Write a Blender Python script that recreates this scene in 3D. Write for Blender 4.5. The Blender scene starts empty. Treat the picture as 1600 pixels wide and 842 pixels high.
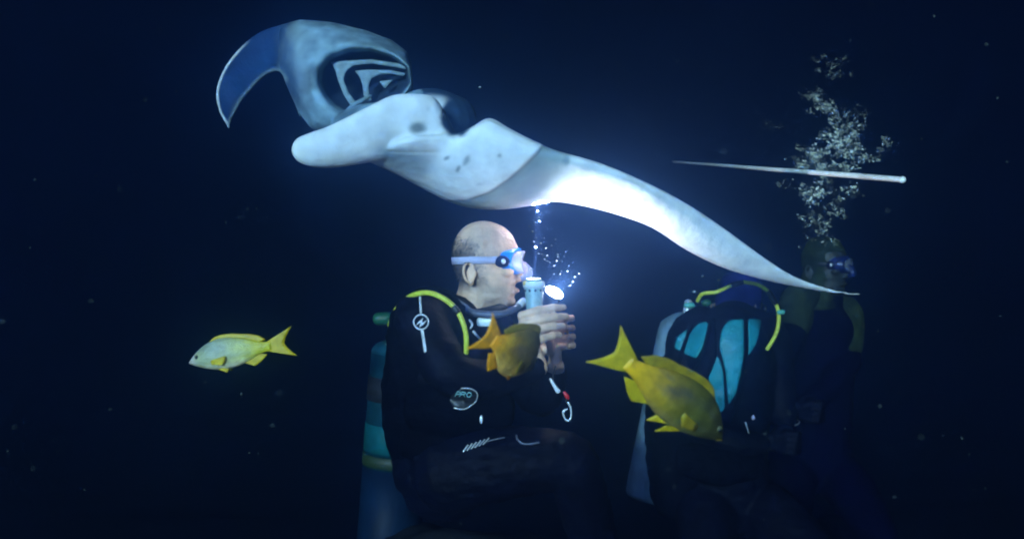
import bpy, bmesh, math, random
from mathutils import Vector, Matrix, noise
from mathutils.bvhtree import BVHTree
from mathutils.geometry import delaunay_2d_cdt
random.seed(7)
S = bpy.context.scene
COL = S.collection

# ------------------------------------------------------------------ camera
ZC, PITCH, HFOV = 0.65, math.radians(8), math.radians(60)
cam = bpy.data.cameras.new('camera')
cam.sensor_fit = 'HORIZONTAL'
cam.angle = HFOV
cam.clip_start, cam.clip_end = 0.02, 200
co = bpy.data.objects.new('camera', cam)
COL.objects.link(co)
co.location = (0, 0, ZC)
co.rotation_euler = (math.pi / 2 + PITCH, 0, 0)
S.camera = co
cam.dof.use_dof = True
cam.dof.focus_distance = 2.32
cam.dof.aperture_fstop = 2.4

# ------------------------------------------------------------------ world, sun, exposure
w = bpy.data.worlds.new('World')
S.world = w
w.use_nodes = True
bg = w.node_tree.nodes['Background']
bg.inputs[0].default_value = (0.02, 0.13, 0.9, 1)
bg.inputs[1].default_value = 0.0052
sl = bpy.data.lights.new('sun', 'SUN')
sl.energy = 5.0
sl.angle = math.radians(6)
sl.color = (0.52, 0.88, 0.97)
so = bpy.data.objects.new('sun', sl)
COL.objects.link(so)
so.rotation_euler = Vector((0.30, 0.93, -0.06)).to_track_quat('-Z', 'Y').to_euler()
S.view_settings.view_transform = 'Standard'
S.view_settings.look = 'None'
S.view_settings.exposure = 0.42
S.cycles.use_denoising = True
S.cycles.volume_bounces = 1
S.cycles.max_bounces = 8
S.cycles.diffuse_bounces = 4
S.cycles.sample_clamp_indirect = 60
S.cycles.filter_width = 1.9

# ------------------------------------------------------------------ frame helpers
R = Vector((1, 0, 0))
F = Vector((0, math.cos(PITCH), math.sin(PITCH)))
U = Vector((0, -math.sin(PITCH), math.cos(PITCH)))
CP = Vector((0, 0, ZC))
FOC = 800 / math.tan(HFOV / 2)


def P(px, py, d):
    """point of the place seen at photo pixel (px, py), d metres along the view axis"""
    return CP + F * d + R * ((px - 800) / FOC * d) + U * ((421 - py) / FOC * d)


def pix(p):
    q = p - CP
    d = q.dot(F)
    return 800 + q.dot(R) / d * FOC, 421 - q.dot(U) / d * FOC, d


def lerp(a, b, t):
    return a + (b - a) * t


def smooth(a, b, x):
    t = max(0, min(1, (x - a) / (b - a)))
    return t * t * (3 - 2 * t)


def table(tab, x):
    for (x0, y0), (x1, y1) in zip(tab, tab[1:]):
        if x <= x1:
            return lerp(y0, y1, max(0, (x - x0) / (x1 - x0)))
    return tab[-1][1]


def spline(pts, n):
    """Catmull-Rom through tuples, n steps per span"""
    pts = [tuple(p) for p in pts]
    out = []
    for i in range(len(pts) - 1):
        p0, p1, p2, p3 = pts[max(0, i - 1)], pts[i], pts[i + 1], pts[min(len(pts) - 1, i + 2)]
        for k in range(n):
            t = k / n
            out.append(tuple(0.5 * (2 * b + (c - a) * t + (2 * a - 5 * b + 4 * c - d) * t * t + (3 * b - a - 3 * c + d) * t ** 3)
                             for a, b, c, d in zip(p0, p1, p2, p3)))
    out.append(pts[-1])
    return out


# ------------------------------------------------------------------ materials
def mat(name, color, rough=0.6, metal=0.0, var=0.0, vscale=20, bump=0.0, bscale=60, attr=None, emit=None, estr=0,
        alpha=1, trans=0, spec=0.5, ior=None, sheen=0, sss=0, cells=False):
    m = bpy.data.materials.new(name)
    m.use_nodes = True
    nt = m.node_tree
    b = nt.nodes['Principled BSDF']
    b.inputs['Base Color'].default_value = (*color, 1)
    b.inputs['Roughness'].default_value = rough
    b.inputs['Metallic'].default_value = metal
    b.inputs['Specular IOR Level'].default_value = spec
    b.inputs['Alpha'].default_value = alpha
    b.inputs['Transmission Weight'].default_value = trans
    if ior:
        b.inputs['IOR'].default_value = ior
    if sss:
        b.inputs['Subsurface Weight'].default_value = sss
        b.inputs['Subsurface Radius'].default_value = (0.01, 0.005, 0.003)
    if emit:
        b.inputs['Emission Color'].default_value = (*emit, 1)
        b.inputs['Emission Strength'].default_value = estr
    tc = nt.nodes.new('ShaderNodeTexCoord')
    src = None
    if attr:
        a = nt.nodes.new('ShaderNodeAttribute')
        a.attribute_name = attr
        src = a.outputs['Color']
        nt.links.new(src, b.inputs['Base Color'])
    if var:
        n = nt.nodes.new('ShaderNodeTexNoise')
        n.inputs['Scale'].default_value = vscale
        n.inputs['Detail'].default_value = 6
        nt.links.new(tc.outputs['Object'], n.inputs['Vector'])
        r = nt.nodes.new('ShaderNodeMapRange')
        r.inputs['From Min'].default_value = 0.3
        r.inputs['From Max'].default_value = 0.7
        r.inputs['To Min'].default_value = 1 - var
        r.inputs['To Max'].default_value = 1 + var
        nt.links.new(n.outputs['Fac'], r.inputs['Value'])
        mx = nt.nodes.new('ShaderNodeVectorMath')
        mx.operation = 'SCALE'
        if src is None:
            mx.inputs[0].default_value = color
        else:
            nt.links.new(src, mx.inputs[0])
        nt.links.new(r.outputs[0], mx.inputs['Scale'])
        nt.links.new(mx.outputs[0], b.inputs['Base Color'])
    if bump:
        n2 = nt.nodes.new('ShaderNodeTexNoise')
        n2.inputs['Scale'].default_value = bscale
        n2.inputs['Detail'].default_value = 5
        if cells:                      # scales
            n2 = nt.nodes.new('ShaderNodeTexVoronoi')
            n2.inputs['Scale'].default_value = bscale
        nt.links.new(tc.outputs['Object'], n2.inputs['Vector'])
        bm_ = nt.nodes.new('ShaderNodeBump')
        bm_.inputs['Strength'].default_value = bump
        bm_.inputs['Distance'].default_value = 0.01
        nt.links.new(n2.outputs['Distance' if cells else 'Fac'], bm_.inputs['Height'])
        bm_.inputs['Distance'].default_value = 0.002 if cells else 0.01
        nt.links.new(bm_.outputs[0], b.inputs['Normal'])
    return m


M = dict(
    manta=mat('manta_skin', (1, 1, 1), 0.7, var=0.13, vscale=22, bump=0.4, bscale=38, attr='tone', spec=.25),
    gill=mat('gill_skin', (0.20, 0.29, 0.32), 0.5, var=0.25, vscale=40, bump=0.3),
    eye=mat('eye_dark', (0.012, 0.014, 0.018), 0.12),
    skin=mat('skin', (1, 1, 1), 0.5, var=0.10, vscale=60, bump=0.25, bscale=140, attr='tone', sss=0.05),
    hair=mat('cropped_hair', (.05, .045, .045), .6),
    eyewhite=mat('eye_white', (0.6, 0.58, 0.54), 0.2),
    fisheye=mat('fish_iris', (.10, .10, .03), .2),
    hoodnavy=mat('hood_navy', (.010, .014, .13), .7, var=.3, bump=.5, bscale=24, spec=.15),
    neoprene=mat('black_neoprene', (0.0010, 0.0013, 0.006), 0.65, var=0.4, vscale=12, bump=0.7, bscale=22, spec=0.07),
    vest=mat('black_nylon', (0.0006, 0.0008, 0.003), 0.8, var=0.4, vscale=18, bump=0.5, bscale=40, spec=0.03),
    navy=mat('navy_neoprene', (0.0005, 0.0004, 0.009), 0.85, var=0.4, vscale=12, bump=0.5, bscale=24, spec=0.03),
    olive=mat('olive_neoprene', (0.022, 0.032, 0.012), 0.8, var=0.6, vscale=16, bump=0.6, bscale=30, spec=0.05),
    teal=mat('teal_panel', (0.006, 0.24, 0.28), 0.55, var=0.15, vscale=25, bump=0.3, bscale=80),
    yellow=mat('yellow_hose', (0.62, 0.66, 0.06), 0.4, var=0.15, vscale=60, bump=0.25, bscale=200),
    rubber=mat('black_rubber', (0.012, 0.013, 0.016), 0.45, var=0.3, bump=0.3),
    hosegrey=mat('grey_rubber', (0.09, 0.10, 0.15), 0.28, var=0.35, vscale=30, bump=0.3, bscale=120),
    print=mat('pale_print', (0.62, 0.64, 0.70), 0.5, var=0.25, vscale=90),
    printcyan=mat('cyan_print', (0.25, 0.55, 0.6), 0.5, var=0.2, vscale=90),
    steel=mat('steel', (0.72, 0.75, 0.8), 0.3, 0.35, var=0.1),
    tankteal=mat('tank_teal', (0.002, 0.030, 0.042), 0.55, var=0.35, vscale=12, bump=0.1, spec=.12),
    tankcap=mat('tank_neck', (0.008, 0.065, 0.09), 0.5, var=0.35, vscale=18, bump=0.1, spec=.12),
    tanklabel=mat('tank_label', (0.003, 0.07, 0.075), 0.5, var=0.35, vscale=14, spec=.12),
    tankbluedim=mat('tank_blue_dim', (0.0015, 0.010, 0.026), 0.55, var=0.35, vscale=12, bump=0.1, spec=.12),  # lower tank, darkened for the light falling off downward
    tankpale=mat('tank_pale', (0.17, 0.26, 0.31), 0.5, var=0.35, vscale=14, bump=0.2, spec=.12),
    greenknob=mat('green_knob', (0.01, 0.10, 0.05), 0.5, var=0.2),
    aqua=mat('aqua_knob', (0.10, 0.45, 0.36), 0.45, var=0.2),
    strapgreen=mat('lime_strap', (0.012, 0.03, 0.006), 0.6, var=0.3),
    maskblue=mat('mask_blue', (0.003, 0.22, 0.85), 0.3, var=0.15),
    maskclear=mat('mask_clear', (0.55, 0.6, 0.95), 0.25, alpha=0.42, var=0.1),
    glass=mat('mask_glass', (0.75, 0.8, 0.95), 0.05, alpha=0.22),
    maskdark=mat('mask_window', (0.01, 0.013, 0.05), 0.12),
    strap=mat('lavender_strap', (0.52, 0.50, 0.68), 0.5, var=0.15, bump=0.2),
    torchgrey=mat('torch_body', (0.30, 0.46, 0.48), 0.4, var=0.2, vscale=50, bump=0.1),
    torchrim=mat('torch_rim', (0.72, 0.80, 0.80), 0.35, var=0.1),
    torchyellow=mat('torch_button', (0.85, 0.60, 0.18), 0.45, var=0.1),
    lens=mat('lit_lens', (0.9, 0.95, 1), 0.3, emit=(0.85, 0.92, 1), estr=50),
    red=mat('red_clip', (0.65, 0.02, 0.03), 0.4),
    pole=mat('white_pole', (0.95, 0.95, 0.90), 0.35, var=0.08, vscale=40),
    bubble=mat('bubble_film', (0.55, 0.66, 0.74), 0.12, alpha=0.75, spec=1.0),
    froth=mat('bubble_froth', (0.96, 1.0, 0.82), 0.15, 0.0, var=0.45, vscale=9, spec=1.0, alpha=0.8),
    speck=mat('plankton', (0.35, 0.42, 0.42), 0.7),
    sand=mat('lava_sand', (0.006, 0.007, 0.010), 0.9, var=0.4, vscale=3, bump=0.8, bscale=14, spec=.03),
    rock=mat('lava_rock', (0.010, 0.011, 0.013), 0.9, var=0.5, vscale=9, bump=1.0, bscale=16, spec=.05),
    fishA=mat('fish_skin', (1, 1, 1), 0.38, var=0.16, vscale=70, bump=0.5, bscale=260, attr='tone', cells=True),
    fin=mat('yellow_fin', (0.62, 0.44, 0.005), 0.5, var=0.25, vscale=60, alpha=.86),
    finamber=mat('amber_fin', (1.0, 0.40, 0.004), 0.5, var=0.25, vscale=60, alpha=.86),
    finolive=mat('olive_fin', (0.36, 0.25, 0.008), 0.5, var=0.3, vscale=60, alpha=.86),
)


# ------------------------------------------------------------------ geometry collector
class Geo:
    def __init__(self):
        self.v, self.f = [], []

    def loft(self, rings, cap=True, closed=True):
        n = len(rings[0])
        b = len(self.v)
        for r in rings:
            self.v += [Vector(p) for p in r]
        for i in range(len(rings) - 1):
            for k in range(n if closed else n - 1):
                a, c = b + i * n + k, b + i * n + (k + 1) % n
                self.f.append((a, c, c + n, a + n))
        if cap and closed:
            for i, flip in ((0, True), (len(rings) - 1, False)):
                ctr = sum((Vector(p) for p in rings[i]), Vector()) / n
                self.v.append(ctr)
                ci = len(self.v) - 1
                for k in range(n):
                    a, c = b + i * n + k, b + i * n + (k + 1) % n
                    self.f.append((c, a, ci) if flip else (a, c, ci))
        return self

    def tube(self, pts, radii, seg=12, flat=1.0, flatdir=None, dome=True):
        pts = [Vector(p) for p in pts]
        if not hasattr(radii, '__len__'):
            radii = [radii] * len(pts)
        rings = []
        T = [(pts[min(i + 1, len(pts) - 1)] - pts[max(i - 1, 0)]).normalized() for i in range(len(pts))]
        nrm = flatdir.copy() if flatdir else T[0].orthogonal()
        if dome:
            t0, t1 = T[0], T[-1]
            pts = [pts[0] - t0 * radii[0] * 0.75] + [pts[0] - t0 * radii[0] * 0.45] + pts + [pts[-1] + t1 * radii[-1] * 0.45] + [pts[-1] + t1 * radii[-1] * 0.75]
            T = [t0, t0] + T + [t1, t1]
            radii = [radii[0] * 0.5, radii[0] * 0.86] + list(radii) + [radii[-1] * 0.86, radii[-1] * 0.5]
        for p, t, r in zip(pts, T, radii):
            nrm = (nrm - t * nrm.dot(t)).normalized()
            bn = t.cross(nrm)
            rings.append([p + nrm * (math.cos(2 * math.pi * k / seg) * r * flat) + bn * (math.sin(2 * math.pi * k / seg) * r) for k in range(seg)])
        return self.loft(rings)

    def chain(self, pts, radii, seg=12, n=4, **k):
        q = spline([(*p, r) for p, r in zip(pts, radii)], n)
        return self.tube([Vector(a[:3]) for a in q], [max(1e-4, a[3]) for a in q], seg, **k)

    def ell(self, c, r, axes=(R, U, F), nu=16, nv=10):
        rings = []
        for i in range(1, nv):
            ph = math.pi * i / nv
            rings.append([c + axes[0] * (r[0] * math.sin(ph) * math.cos(2 * math.pi * k / nu)) + axes[2] * (r[2] * math.sin(ph) * math.sin(2 * math.pi * k / nu))
                          + axes[1] * (r[1] * math.cos(ph)) for k in range(nu)])
        b = len(self.v)
        self.loft(rings, cap=False)
        self.v += [c + axes[1] * r[1], c - axes[1] * r[1]]
        t, d = len(self.v) - 2, len(self.v) - 1
        m = b + (nv - 2) * nu
        for k in range(nu):
            self.f.append((b + (k + 1) % nu, b + k, t))
            self.f.append((m + k, m + (k + 1) % nu, d))
        return self

    def xf(self, mx, start=0):
        for i in range(start, len(self.v)):
            self.v[i] = mx @ self.v[i]
        return self

    def mesh(self, name):
        me = bpy.data.meshes.new(name)
        me.from_pydata([tuple(p) for p in self.v], [], self.f)
        bm = bmesh.new()
        bm.from_mesh(me)
        bmesh.ops.recalc_face_normals(bm, faces=bm.faces)
        bm.to_mesh(me)
        bm.free()
        me.update()
        return me

    def organic(self, name, voxel, it=3):
        me = self.mesh(name)
        o = bpy.data.objects.new('temporary', me)
        COL.objects.link(o)
        r = o.modifiers.new('r', 'REMESH')
        r.mode = 'VOXEL'
        r.voxel_size = voxel
        if it:
            s = o.modifiers.new('s', 'SMOOTH')
            s.factor, s.iterations = 0.5, it
        dg = bpy.context.evaluated_depsgraph_get()
        out = bpy.data.meshes.new_from_object(o.evaluated_get(dg))
        out.name = name
        bpy.data.objects.remove(o)
        bpy.data.meshes.remove(me)
        return out


def bvh(*meshes):
    v, f = [], []
    for me in meshes:
        b = len(v)
        v += [p.co.copy() for p in me.vertices]
        f += [tuple(i + b for i in q.vertices) for q in me.polygons]
    return BVHTree.FromPolygons(v, f)


def displace(me, fn):
    vs = [(v.co.copy(), v.normal.copy()) for v in me.vertices]
    flat = []
    for p, n in vs:
        flat += (p + fn(p, n))[:]
    me.vertices.foreach_set('co', flat)
    me.update()


def creases(k, sx, sz, off=0):
    return lambda p, n: n * (k * noise.fractal(Vector((p.x * sx, p.y * sx, p.z * sz + off)), 1, 2, 4))


def paint(me, fn):
    a = me.color_attributes.new('tone', 'FLOAT_COLOR', 'POINT')
    nr = [v.normal.copy() for v in me.vertices]
    for i, v in enumerate(me.vertices):
        a.data[i].color = (*fn(v.co, nr[i]), 1)


def obj(name, me, material, parent=None, smooth_=True, **tags):
    if isinstance(me, Geo):
        me = me.mesh(name)
    if parent is None and not tags.pop('keep', False):
        # origin at the base of the thing
        lo = Vector((sum(v.co.x for v in me.vertices) / len(me.vertices), sum(v.co.y for v in me.vertices) / len(me.vertices), min(v.co.z for v in me.vertices)))
        me.transform(Matrix.Translation(-lo))
    else:
        lo = None
    me.materials.clear()
    me.materials.append(material)
    if smooth_:
        me.polygons.foreach_set('use_smooth', [True] * len(me.polygons))
    o = bpy.data.objects.new(name, me)
    COL.objects.link(o)
    if lo is not None:
        o.location = lo
    if parent is not None:
        base = Vector()
        q = parent
        while q:
            base += q.location
            q = q.parent
        me.transform(Matrix.Translation(-base))
        o.parent = parent
    for k, v in tags.items():
        o[k] = v
    return o


def thing(name, loc, label, cat, group=None):
    o = bpy.data.objects.new(name, None)
    o.empty_display_size = 0.1
    COL.objects.link(o)
    o.location = loc
    o['label'], o['category'] = label, cat
    if group:
        o['group'] = group
    return o


def patch(poly, tree, lift=0.003, thick=0.004, step=4.0, fallback=None):
    """a thin raised panel that follows the surface of the body under it"""
    pts = [Vector((x, y)) for x, y in poly]
    dense = []
    for i, p in enumerate(pts):
        q = pts[(i + 1) % len(pts)]
        n = max(1, int((q - p).length / step))
        dense += [p.lerp(q, k / n) for k in range(n)]
    nb = len(dense)
    xs, ys = [p.x for p in dense], [p.y for p in dense]

    def inside(x, y):
        c = False
        for i in range(nb):
            a, b_ = dense[i], dense[(i + 1) % nb]
            if (a.y > y) != (b_.y > y) and x < (b_.x - a.x) * (y - a.y) / (b_.y - a.y) + a.x:
                c = not c
        return c
    inner = []
    x = min(xs) + step / 2
    while x < max(xs):
        y = min(ys) + step / 2
        while y < max(ys):
            if inside(x, y) and min((Vector((x, y)) - p).length for p in dense) > step * 0.45:
                inner.append(Vector((x, y)))
            y += step
        x += step
    vs, es, fs, *_ = delaunay_2d_cdt(dense + inner, [(i, (i + 1) % nb) for i in range(nb)], [list(range(nb))], 1, 1e-4)
    g = Geo()
    top, bot = [], []
    for p in vs:
        h = onto(p.x, p.y, tree, 0, fallback)
        n = (CP - h).normalized()
        top.append(h + n * (lift + thick / 2))
        bot.append(h + n * (lift - thick / 2) if thick < lift * 2 else h - n * 0.001)
    n = len(top)
    g.v = top + bot
    cnt = {}
    for f in fs:
        g.f.append(tuple(f))
        g.f.append(tuple(i + n for i in reversed(f)))
        for i in range(len(f)):
            e = (f[i], f[(i + 1) % len(f)])
            k = tuple(sorted(e))
            cnt[k] = None if k in cnt else e
    for e in cnt.values():
        if e:
            g.f.append((e[1], e[0], e[0] + n, e[1] + n))
    return g


def onto(px, py, tree, lift=0.004, fallback=None):
    d = (P(px, py, 1) - CP).normalized()
    h = tree.ray_cast(CP, d)[0]
    if h is None:
        h = P(px, py, fallback if fallback else 2.3)
    return h - d * lift


def surf_tube(g, pts, tree, r, lift=0.003, n=4, seg=8, flat=1, fallback=None):
    q = spline(pts, n)
    w_ = [onto(x, y, tree, lift, fallback) for x, y in q]
    return g.tube(w_, r, seg)


# ------------------------------------------------------------------ sea floor, boulders
g = Geo()
N = 90
rings = []
for j in range(N + 1):
    y = -0.8 + 26 * (j / N) ** 1.8
    rings.append([Vector((-15 + 30 * i / N, y, 0.05 * noise.fractal(Vector((i * 0.3, y * 1.6, 0)), 1, 2, 4) - 0.02)) for i in range(N + 1)])
g.loft(rings, cap=False, closed=False)
obj('sea_floor', g, M['sand'], keep=True, kind='structure')


def boulder(c, r, label):
    bm = bmesh.new()
    bmesh.ops.create_icosphere(bm, subdivisions=5, radius=1)
    sd = Vector((random.random() * 9, random.random() * 9, 0))
    for v in bm.verts:
        n_ = v.co.copy()
        k = 1 + 0.28 * noise.fractal(n_ * 1.3 + sd, 1, 2, 5) + 0.06 * noise.fractal(n_ * 5 + sd, 1, 2, 3)
        v.co = Vector((n_.x * r[0] * k, n_.y * r[1] * k, n_.z * r[2] * k)) + Vector(c)
    me = bpy.data.meshes.new('lava_boulder')
    bm.to_mesh(me)
    bm.free()
    o = obj('lava_boulder', me, M['rock'], label=label, category='boulder')
    return o


hip = P(690, 740, 2.38)
boulder((hip.x, hip.y + 0.05, 0.10), (0.40, 0.34, hip.z - 0.27), 'dark lava boulder the bald diver sits on')

# ------------------------------------------------------------------ manta ray
MD = -0.36


def PM(px, py, d):
    return P(px, py, d + MD)


man = thing('manta_ray', PM(760, 330, 2.75), 'large white bellied manta ray with open mouth gliding over the bald diver', 'manta ray')
g = Geo()


def wing(stations, n=5, seg=22, front=1.0, back=0.5, power=0.8):
    q = spline(stations, n)
    rings = []
    for (ux, uy, ud, lx, ly, ld, t) in q:
        a, b = PM(ux, uy, ud), PM(lx, ly, ld)
        t = max(0.006, t)
        ring = []
        for k in range(seg):
            v = k / seg * 2
            if v <= 1:
                s, o = v, front * t
            else:
                s, o = 2 - v, -back * t
            s_ = 0.5 - 0.5 * math.cos(math.pi * s)
            h = math.sin(math.pi * s) ** power
            ring.append(a.lerp(b, s_) - F * (o * h))
        rings.append(ring)
    g.loft(rings)


wing([  # near wing and belly: upper edge, lower edge, thickness
    (1345, 459, 2.97, 1344, 461, 2.97, .004), (1300, 452, 2.96, 1300, 458, 2.97, .008), (1240, 431, 2.93, 1246, 449, 2.96, .014),
    (1185, 396, 2.88, 1190, 437, 2.94, .022), (1120, 349, 2.82, 1130, 419, 2.90, .032), (1060, 311, 2.76, 1074, 392, 2.87, .042),
    (1000, 281, 2.71, 1020, 357, 2.84, .052), (945, 258, 2.68, 968, 337, 2.82, .062), (900, 244, 2.66, 915, 323, 2.80, .074),
    (860, 232, 2.66, 865, 316, 2.79, .09), (825, 217, 2.66, 822, 323, 2.78, .11), (795, 201, 2.66, 780, 328, 2.78, .12),
    (766, 186, 2.66, 738, 326, 2.78, .12), (742, 198, 2.66, 700, 315, 2.78, .11), (720, 208, 2.66, 660, 295, 2.78, .095),
    (690, 212, 2.63, 625, 276, 2.73, .07), (660, 213, 2.61, 595, 262, 2.69, .055), (636, 214, 2.61, 572, 252, 2.66, .035), (620, 216, 2.64, 560, 248, 2.66, .012)])
wing([  # forward paddle (cephalic fin)
    (456, 232, 2.55, 457, 241, 2.55, .012), (464, 217, 2.55, 467, 254, 2.56, .025), (487, 207, 2.56, 490, 262, 2.57, .036),
    (515, 197, 2.57, 520, 263, 2.59, .042), (550, 180, 2.58, 555, 258, 2.61, .048), (590, 160, 2.60, 592, 252, 2.63, .052),
    (615, 149, 2.61, 620, 250, 2.65, .055), (645, 147, 2.62, 650, 252, 2.67, .06), (678, 152, 2.64, 685, 260, 2.69, .06),
    (698, 180, 2.67, 705, 262, 2.70, .055), (712, 208, 2.70, 718, 258, 2.72, .04)], front=0.9, back=0.7)
wing([  # far wing, a crescent
    (470, 31, 2.98, 470, 190, 2.98, .03), (445, 37, 2.98, 445, 124, 2.98, .03), (420, 44, 3.0, 430, 113, 3.0, .03), (395, 57, 3.02, 411, 122, 3.03, .03), (370, 80, 3.05, 391, 143, 3.06, .028),
    (350, 107, 3.08, 377, 160, 3.09, .024), (338, 140, 3.10, 367, 179, 3.10, .02), (341, 171, 3.12, 361, 193, 3.12, .014),
    (351, 191, 3.13, 360, 200, 3.13, .009), (358, 203, 3.13, 361, 205, 3.13, .006)], front=0.5, back=0.5)
# head: a funnel round the open mouth
OUT = [(643, 102), (637, 82), (612, 63), (572, 48), (520, 35), (470, 31), (440, 38), (434, 60), (436, 100), (446, 130), (457, 155), (470, 180), (488, 204), (530, 212), (585, 205), (625, 175), (646, 140)]
MOU = [(639, 106), (612, 88), (580, 79), (545, 80), (515, 92), (501, 110), (499, 130), (508, 150), (522, 166), (545, 179), (578, 172), (602, 160), (628, 148), (642, 130)]


def hit(poly, c, ang):
    dx, dy = math.cos(ang), math.sin(ang)
    best = 0
    for (x0, y0), (x1, y1) in zip(poly, poly[1:] + poly[:1]):
        ex, ey = x1 - x0, y1 - y0
        den = dx * ey - dy * ex
        if abs(den) < 1e-9:
            continue
        t = ((x0 - c[0]) * ey - (y0 - c[1]) * ex) / den
        u = ((x0 - c[0]) * dy - (y0 - c[1]) * dx) / den
        if 0 <= u <= 1 and t > best:
            best = t
    return best


mc = (578, 122)
prof = [(1.0, -.10, 3.13), (1.0, 0.35, 3.06), (1.0, 0.75, 3.01), (1.0, 0.96, 2.97), (1.0, 1.0, 2.925), (0.78, 0.9, 2.87), (.5, .5, 2.835), (.25, .2, 2.815), (.08, .2, 2.822), (0, 0, 2.85), (0, -.1, 2.90), (0, -.35, 2.95), (0, -.7, 3.0)]
NA = 72
rings = []
prof = spline(prof, 4)
for wgt, e, d in prof:
    ring = []
    for k in range(NA):
        a = 2 * math.pi * k / NA
        ro, rm = hit(OUT, mc, a), hit(MOU, mc, a)
        if wgt > .999:
            r = ro * max(0.05, min(1, e))
        elif wgt < .001:
            r = rm * (1 + max(-.95, e))
        else:
            r = lerp(rm, ro, wgt)
        ring.append(PM(mc[0] + math.cos(a) * r, mc[1] + math.sin(a) * r, d))
    rings.append(ring)
g.loft(rings)
g.ell(PM(712, 188, 2.83), (.058, .066, .080))
g.ell(PM(672, 190, 2.80), (.12, .09, .09))
g.ell(PM(600, 200, 2.84), (.15, .07, .10))
mme = g.organic('body', 0.0052, 4)


def ell2(x, y, cx, cy, rx, ry, ang=0):
    c, s = math.cos(ang), math.sin(ang)
    dx, dy = x - cx, y - cy
    return math.hypot((dx * c + dy * s) / rx, (-dx * s + dy * c) / ry)


CRE = [(690, 313), (730, 312), (765, 300), (795, 280), (818, 260), (838, 240), (848, 228)]
BND = [(800, 322), (835, 306), (862, 288), (878, 268), (888, 245), (892, 236)]


def side_of(curve, x, y):
    """x of the curve at height y minus x: positive when left of it"""
    best = None
    for (x0, y0), (x1, y1) in zip(curve, curve[1:]):
        lo, hi = min(y0, y1), max(y0, y1)
        if lo <= y <= hi and y1 != y0:
            best = x0 + (x1 - x0) * (y - y0) / (y1 - y0)
    if best is None:
        best = curve[0][0] if y > curve[0][1] else curve[-1][0]
    return x - best


SPOTS = [(653, 201, 12, 9, 0.2, .85), (699, 247, 5, 3, -.5, .7), (729, 251, 4, 9, .5, .6), (716, 263, 3, 6, .6, .75), (781, 243, 4, 3, 0, .6), (884, 252, 6, 8, 0, .75), (748, 290, 5, 2, 0, .3),
         (668, 172, 3, 2, 0, .35), (1008, 312, 5, 3, .4, .25)]
white, dark, head_, band_, blue_ = Vector((.78, .80, .78)), Vector((.016, .024, .040)), Vector((.20, .30, .34)), Vector((.20, .28, .275)), Vector((.010, .060, .17))


def manta_tone(p, n):
    x, y, d = pix(p)
    d -= MD
    nz = noise.fractal(p * 9, 1, 2, 4)
    nf = noise.fractal(p * 30, 1, 2, 3)
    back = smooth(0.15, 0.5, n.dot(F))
    hk = smooth(428, 478, x + 10 * nz)
    cw = None
    if x < 480 and d > 2.735 and y < 230:          # far wing runs into the head
        edge_o = min(math.hypot(x - a, y - b) for a, b in FARO)
        edge_i = min(math.hypot(x - a, y - b) for a, b in FARI)
        c = blue_.lerp(Vector((.006, .025, .08)), 0.5 + 0.5 * nz)  # blue of the haze put into the black skin colour
        c = c.lerp(Vector((.80, .84, .84)), (1 - smooth(2.6, 5.0, edge_o)) * smooth(60, 85, y))
        c = c.lerp(Vector((.34, .44, .48)), (1 - smooth(1.5, 9, edge_i)) * .7)
        cw = c.copy()
        if x < 425:
            return c
    pad = inpoly(x, y, PAD)
    if d > 2.735 and x < 660 and y < 215 and not (pad and d < 2.72):
        r = math.hypot(x - mc[0], y - mc[1]) / max(1, hit(MOU, mc, math.atan2(y - mc[1], x - mc[0])))
        c = head_ * max(.25, 1 + 0.9 * nz + 0.45 * nf)
        c = c.lerp(Vector((.22, .25, .20)), 0.6 * math.exp(-ell2(x, y, 445, 55, 32, 24) ** 2))
        c = c.lerp(Vector((.33, .45, .50)), 0.6 * math.exp(-ell2(x, y, 468, 115, 14, 45, -.15) ** 2))
        inside = 1 - smooth(.93, 1.05, r)
        c = c.lerp(Vector((.014, .028, .045)), inside * smooth(2.83, 2.88, d))
        if cw:
            c = cw.lerp(c, hk)
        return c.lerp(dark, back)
    if cw and x < 452 and d > 2.8:
        return cw
    c = white * (1 + 0.13 * nz + .07 * nf + .10 * noise.fractal(p * 3.5, 1, 2, 3))
    for sx, sy, rx, ry, a, k in SPOTS:
        e = ell2(x + nf * 3, y + nz * 3, sx, sy, rx, ry, a)
        c = c.lerp(Vector((.09, .12, .11)), k * (1 - smooth(.4, 1.5, e)))
    # grey fold between belly and wing
    s1, s2 = side_of(CRE, x, y), side_of(BND, x, y)
    if x > 640:
        k = smooth(-1.5, 2.5, s1) * (1 - smooth(-14, 26, s2 + 8 * nz))
        if y > 226:
            c = c.lerp(band_ * (1 + .2 * nz), k * .85)
            c = c.lerp(Vector((.16, .22, .23)), .5 * math.exp(-(s1 / 3) ** 2))
    # throat folds
    k = math.exp(-ell2(x, y, 635, 253, 48, 20, .25) ** 4)
    c = c.lerp(Vector((.36, .47, .52)) * (1 + .3 * nz), .75 * k)
    k = math.exp(-ell2(x, y, 612, 246, 24, 9, .5) ** 2)
    c = c.lerp(Vector((.15, .22, .25)), .6 * k * (0.6 + nf))
    # dark skin behind the eye
    e = ell2(x + 2 * nf, y, 712, 182, 25, 33)
    if d > 2.0:
        c = c.lerp(Vector((.014, .038, .075)), (1 - smooth(.8, 1.1, e + .15 * nf)))
        if x > 640 and y < 214:
            c = c.lerp(Vector((.014, .038, .075)), smooth(2.715, 2.745, d + .01 * nz))
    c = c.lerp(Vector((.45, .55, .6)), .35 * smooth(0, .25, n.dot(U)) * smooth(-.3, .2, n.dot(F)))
    return c.lerp(dark, back)


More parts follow.
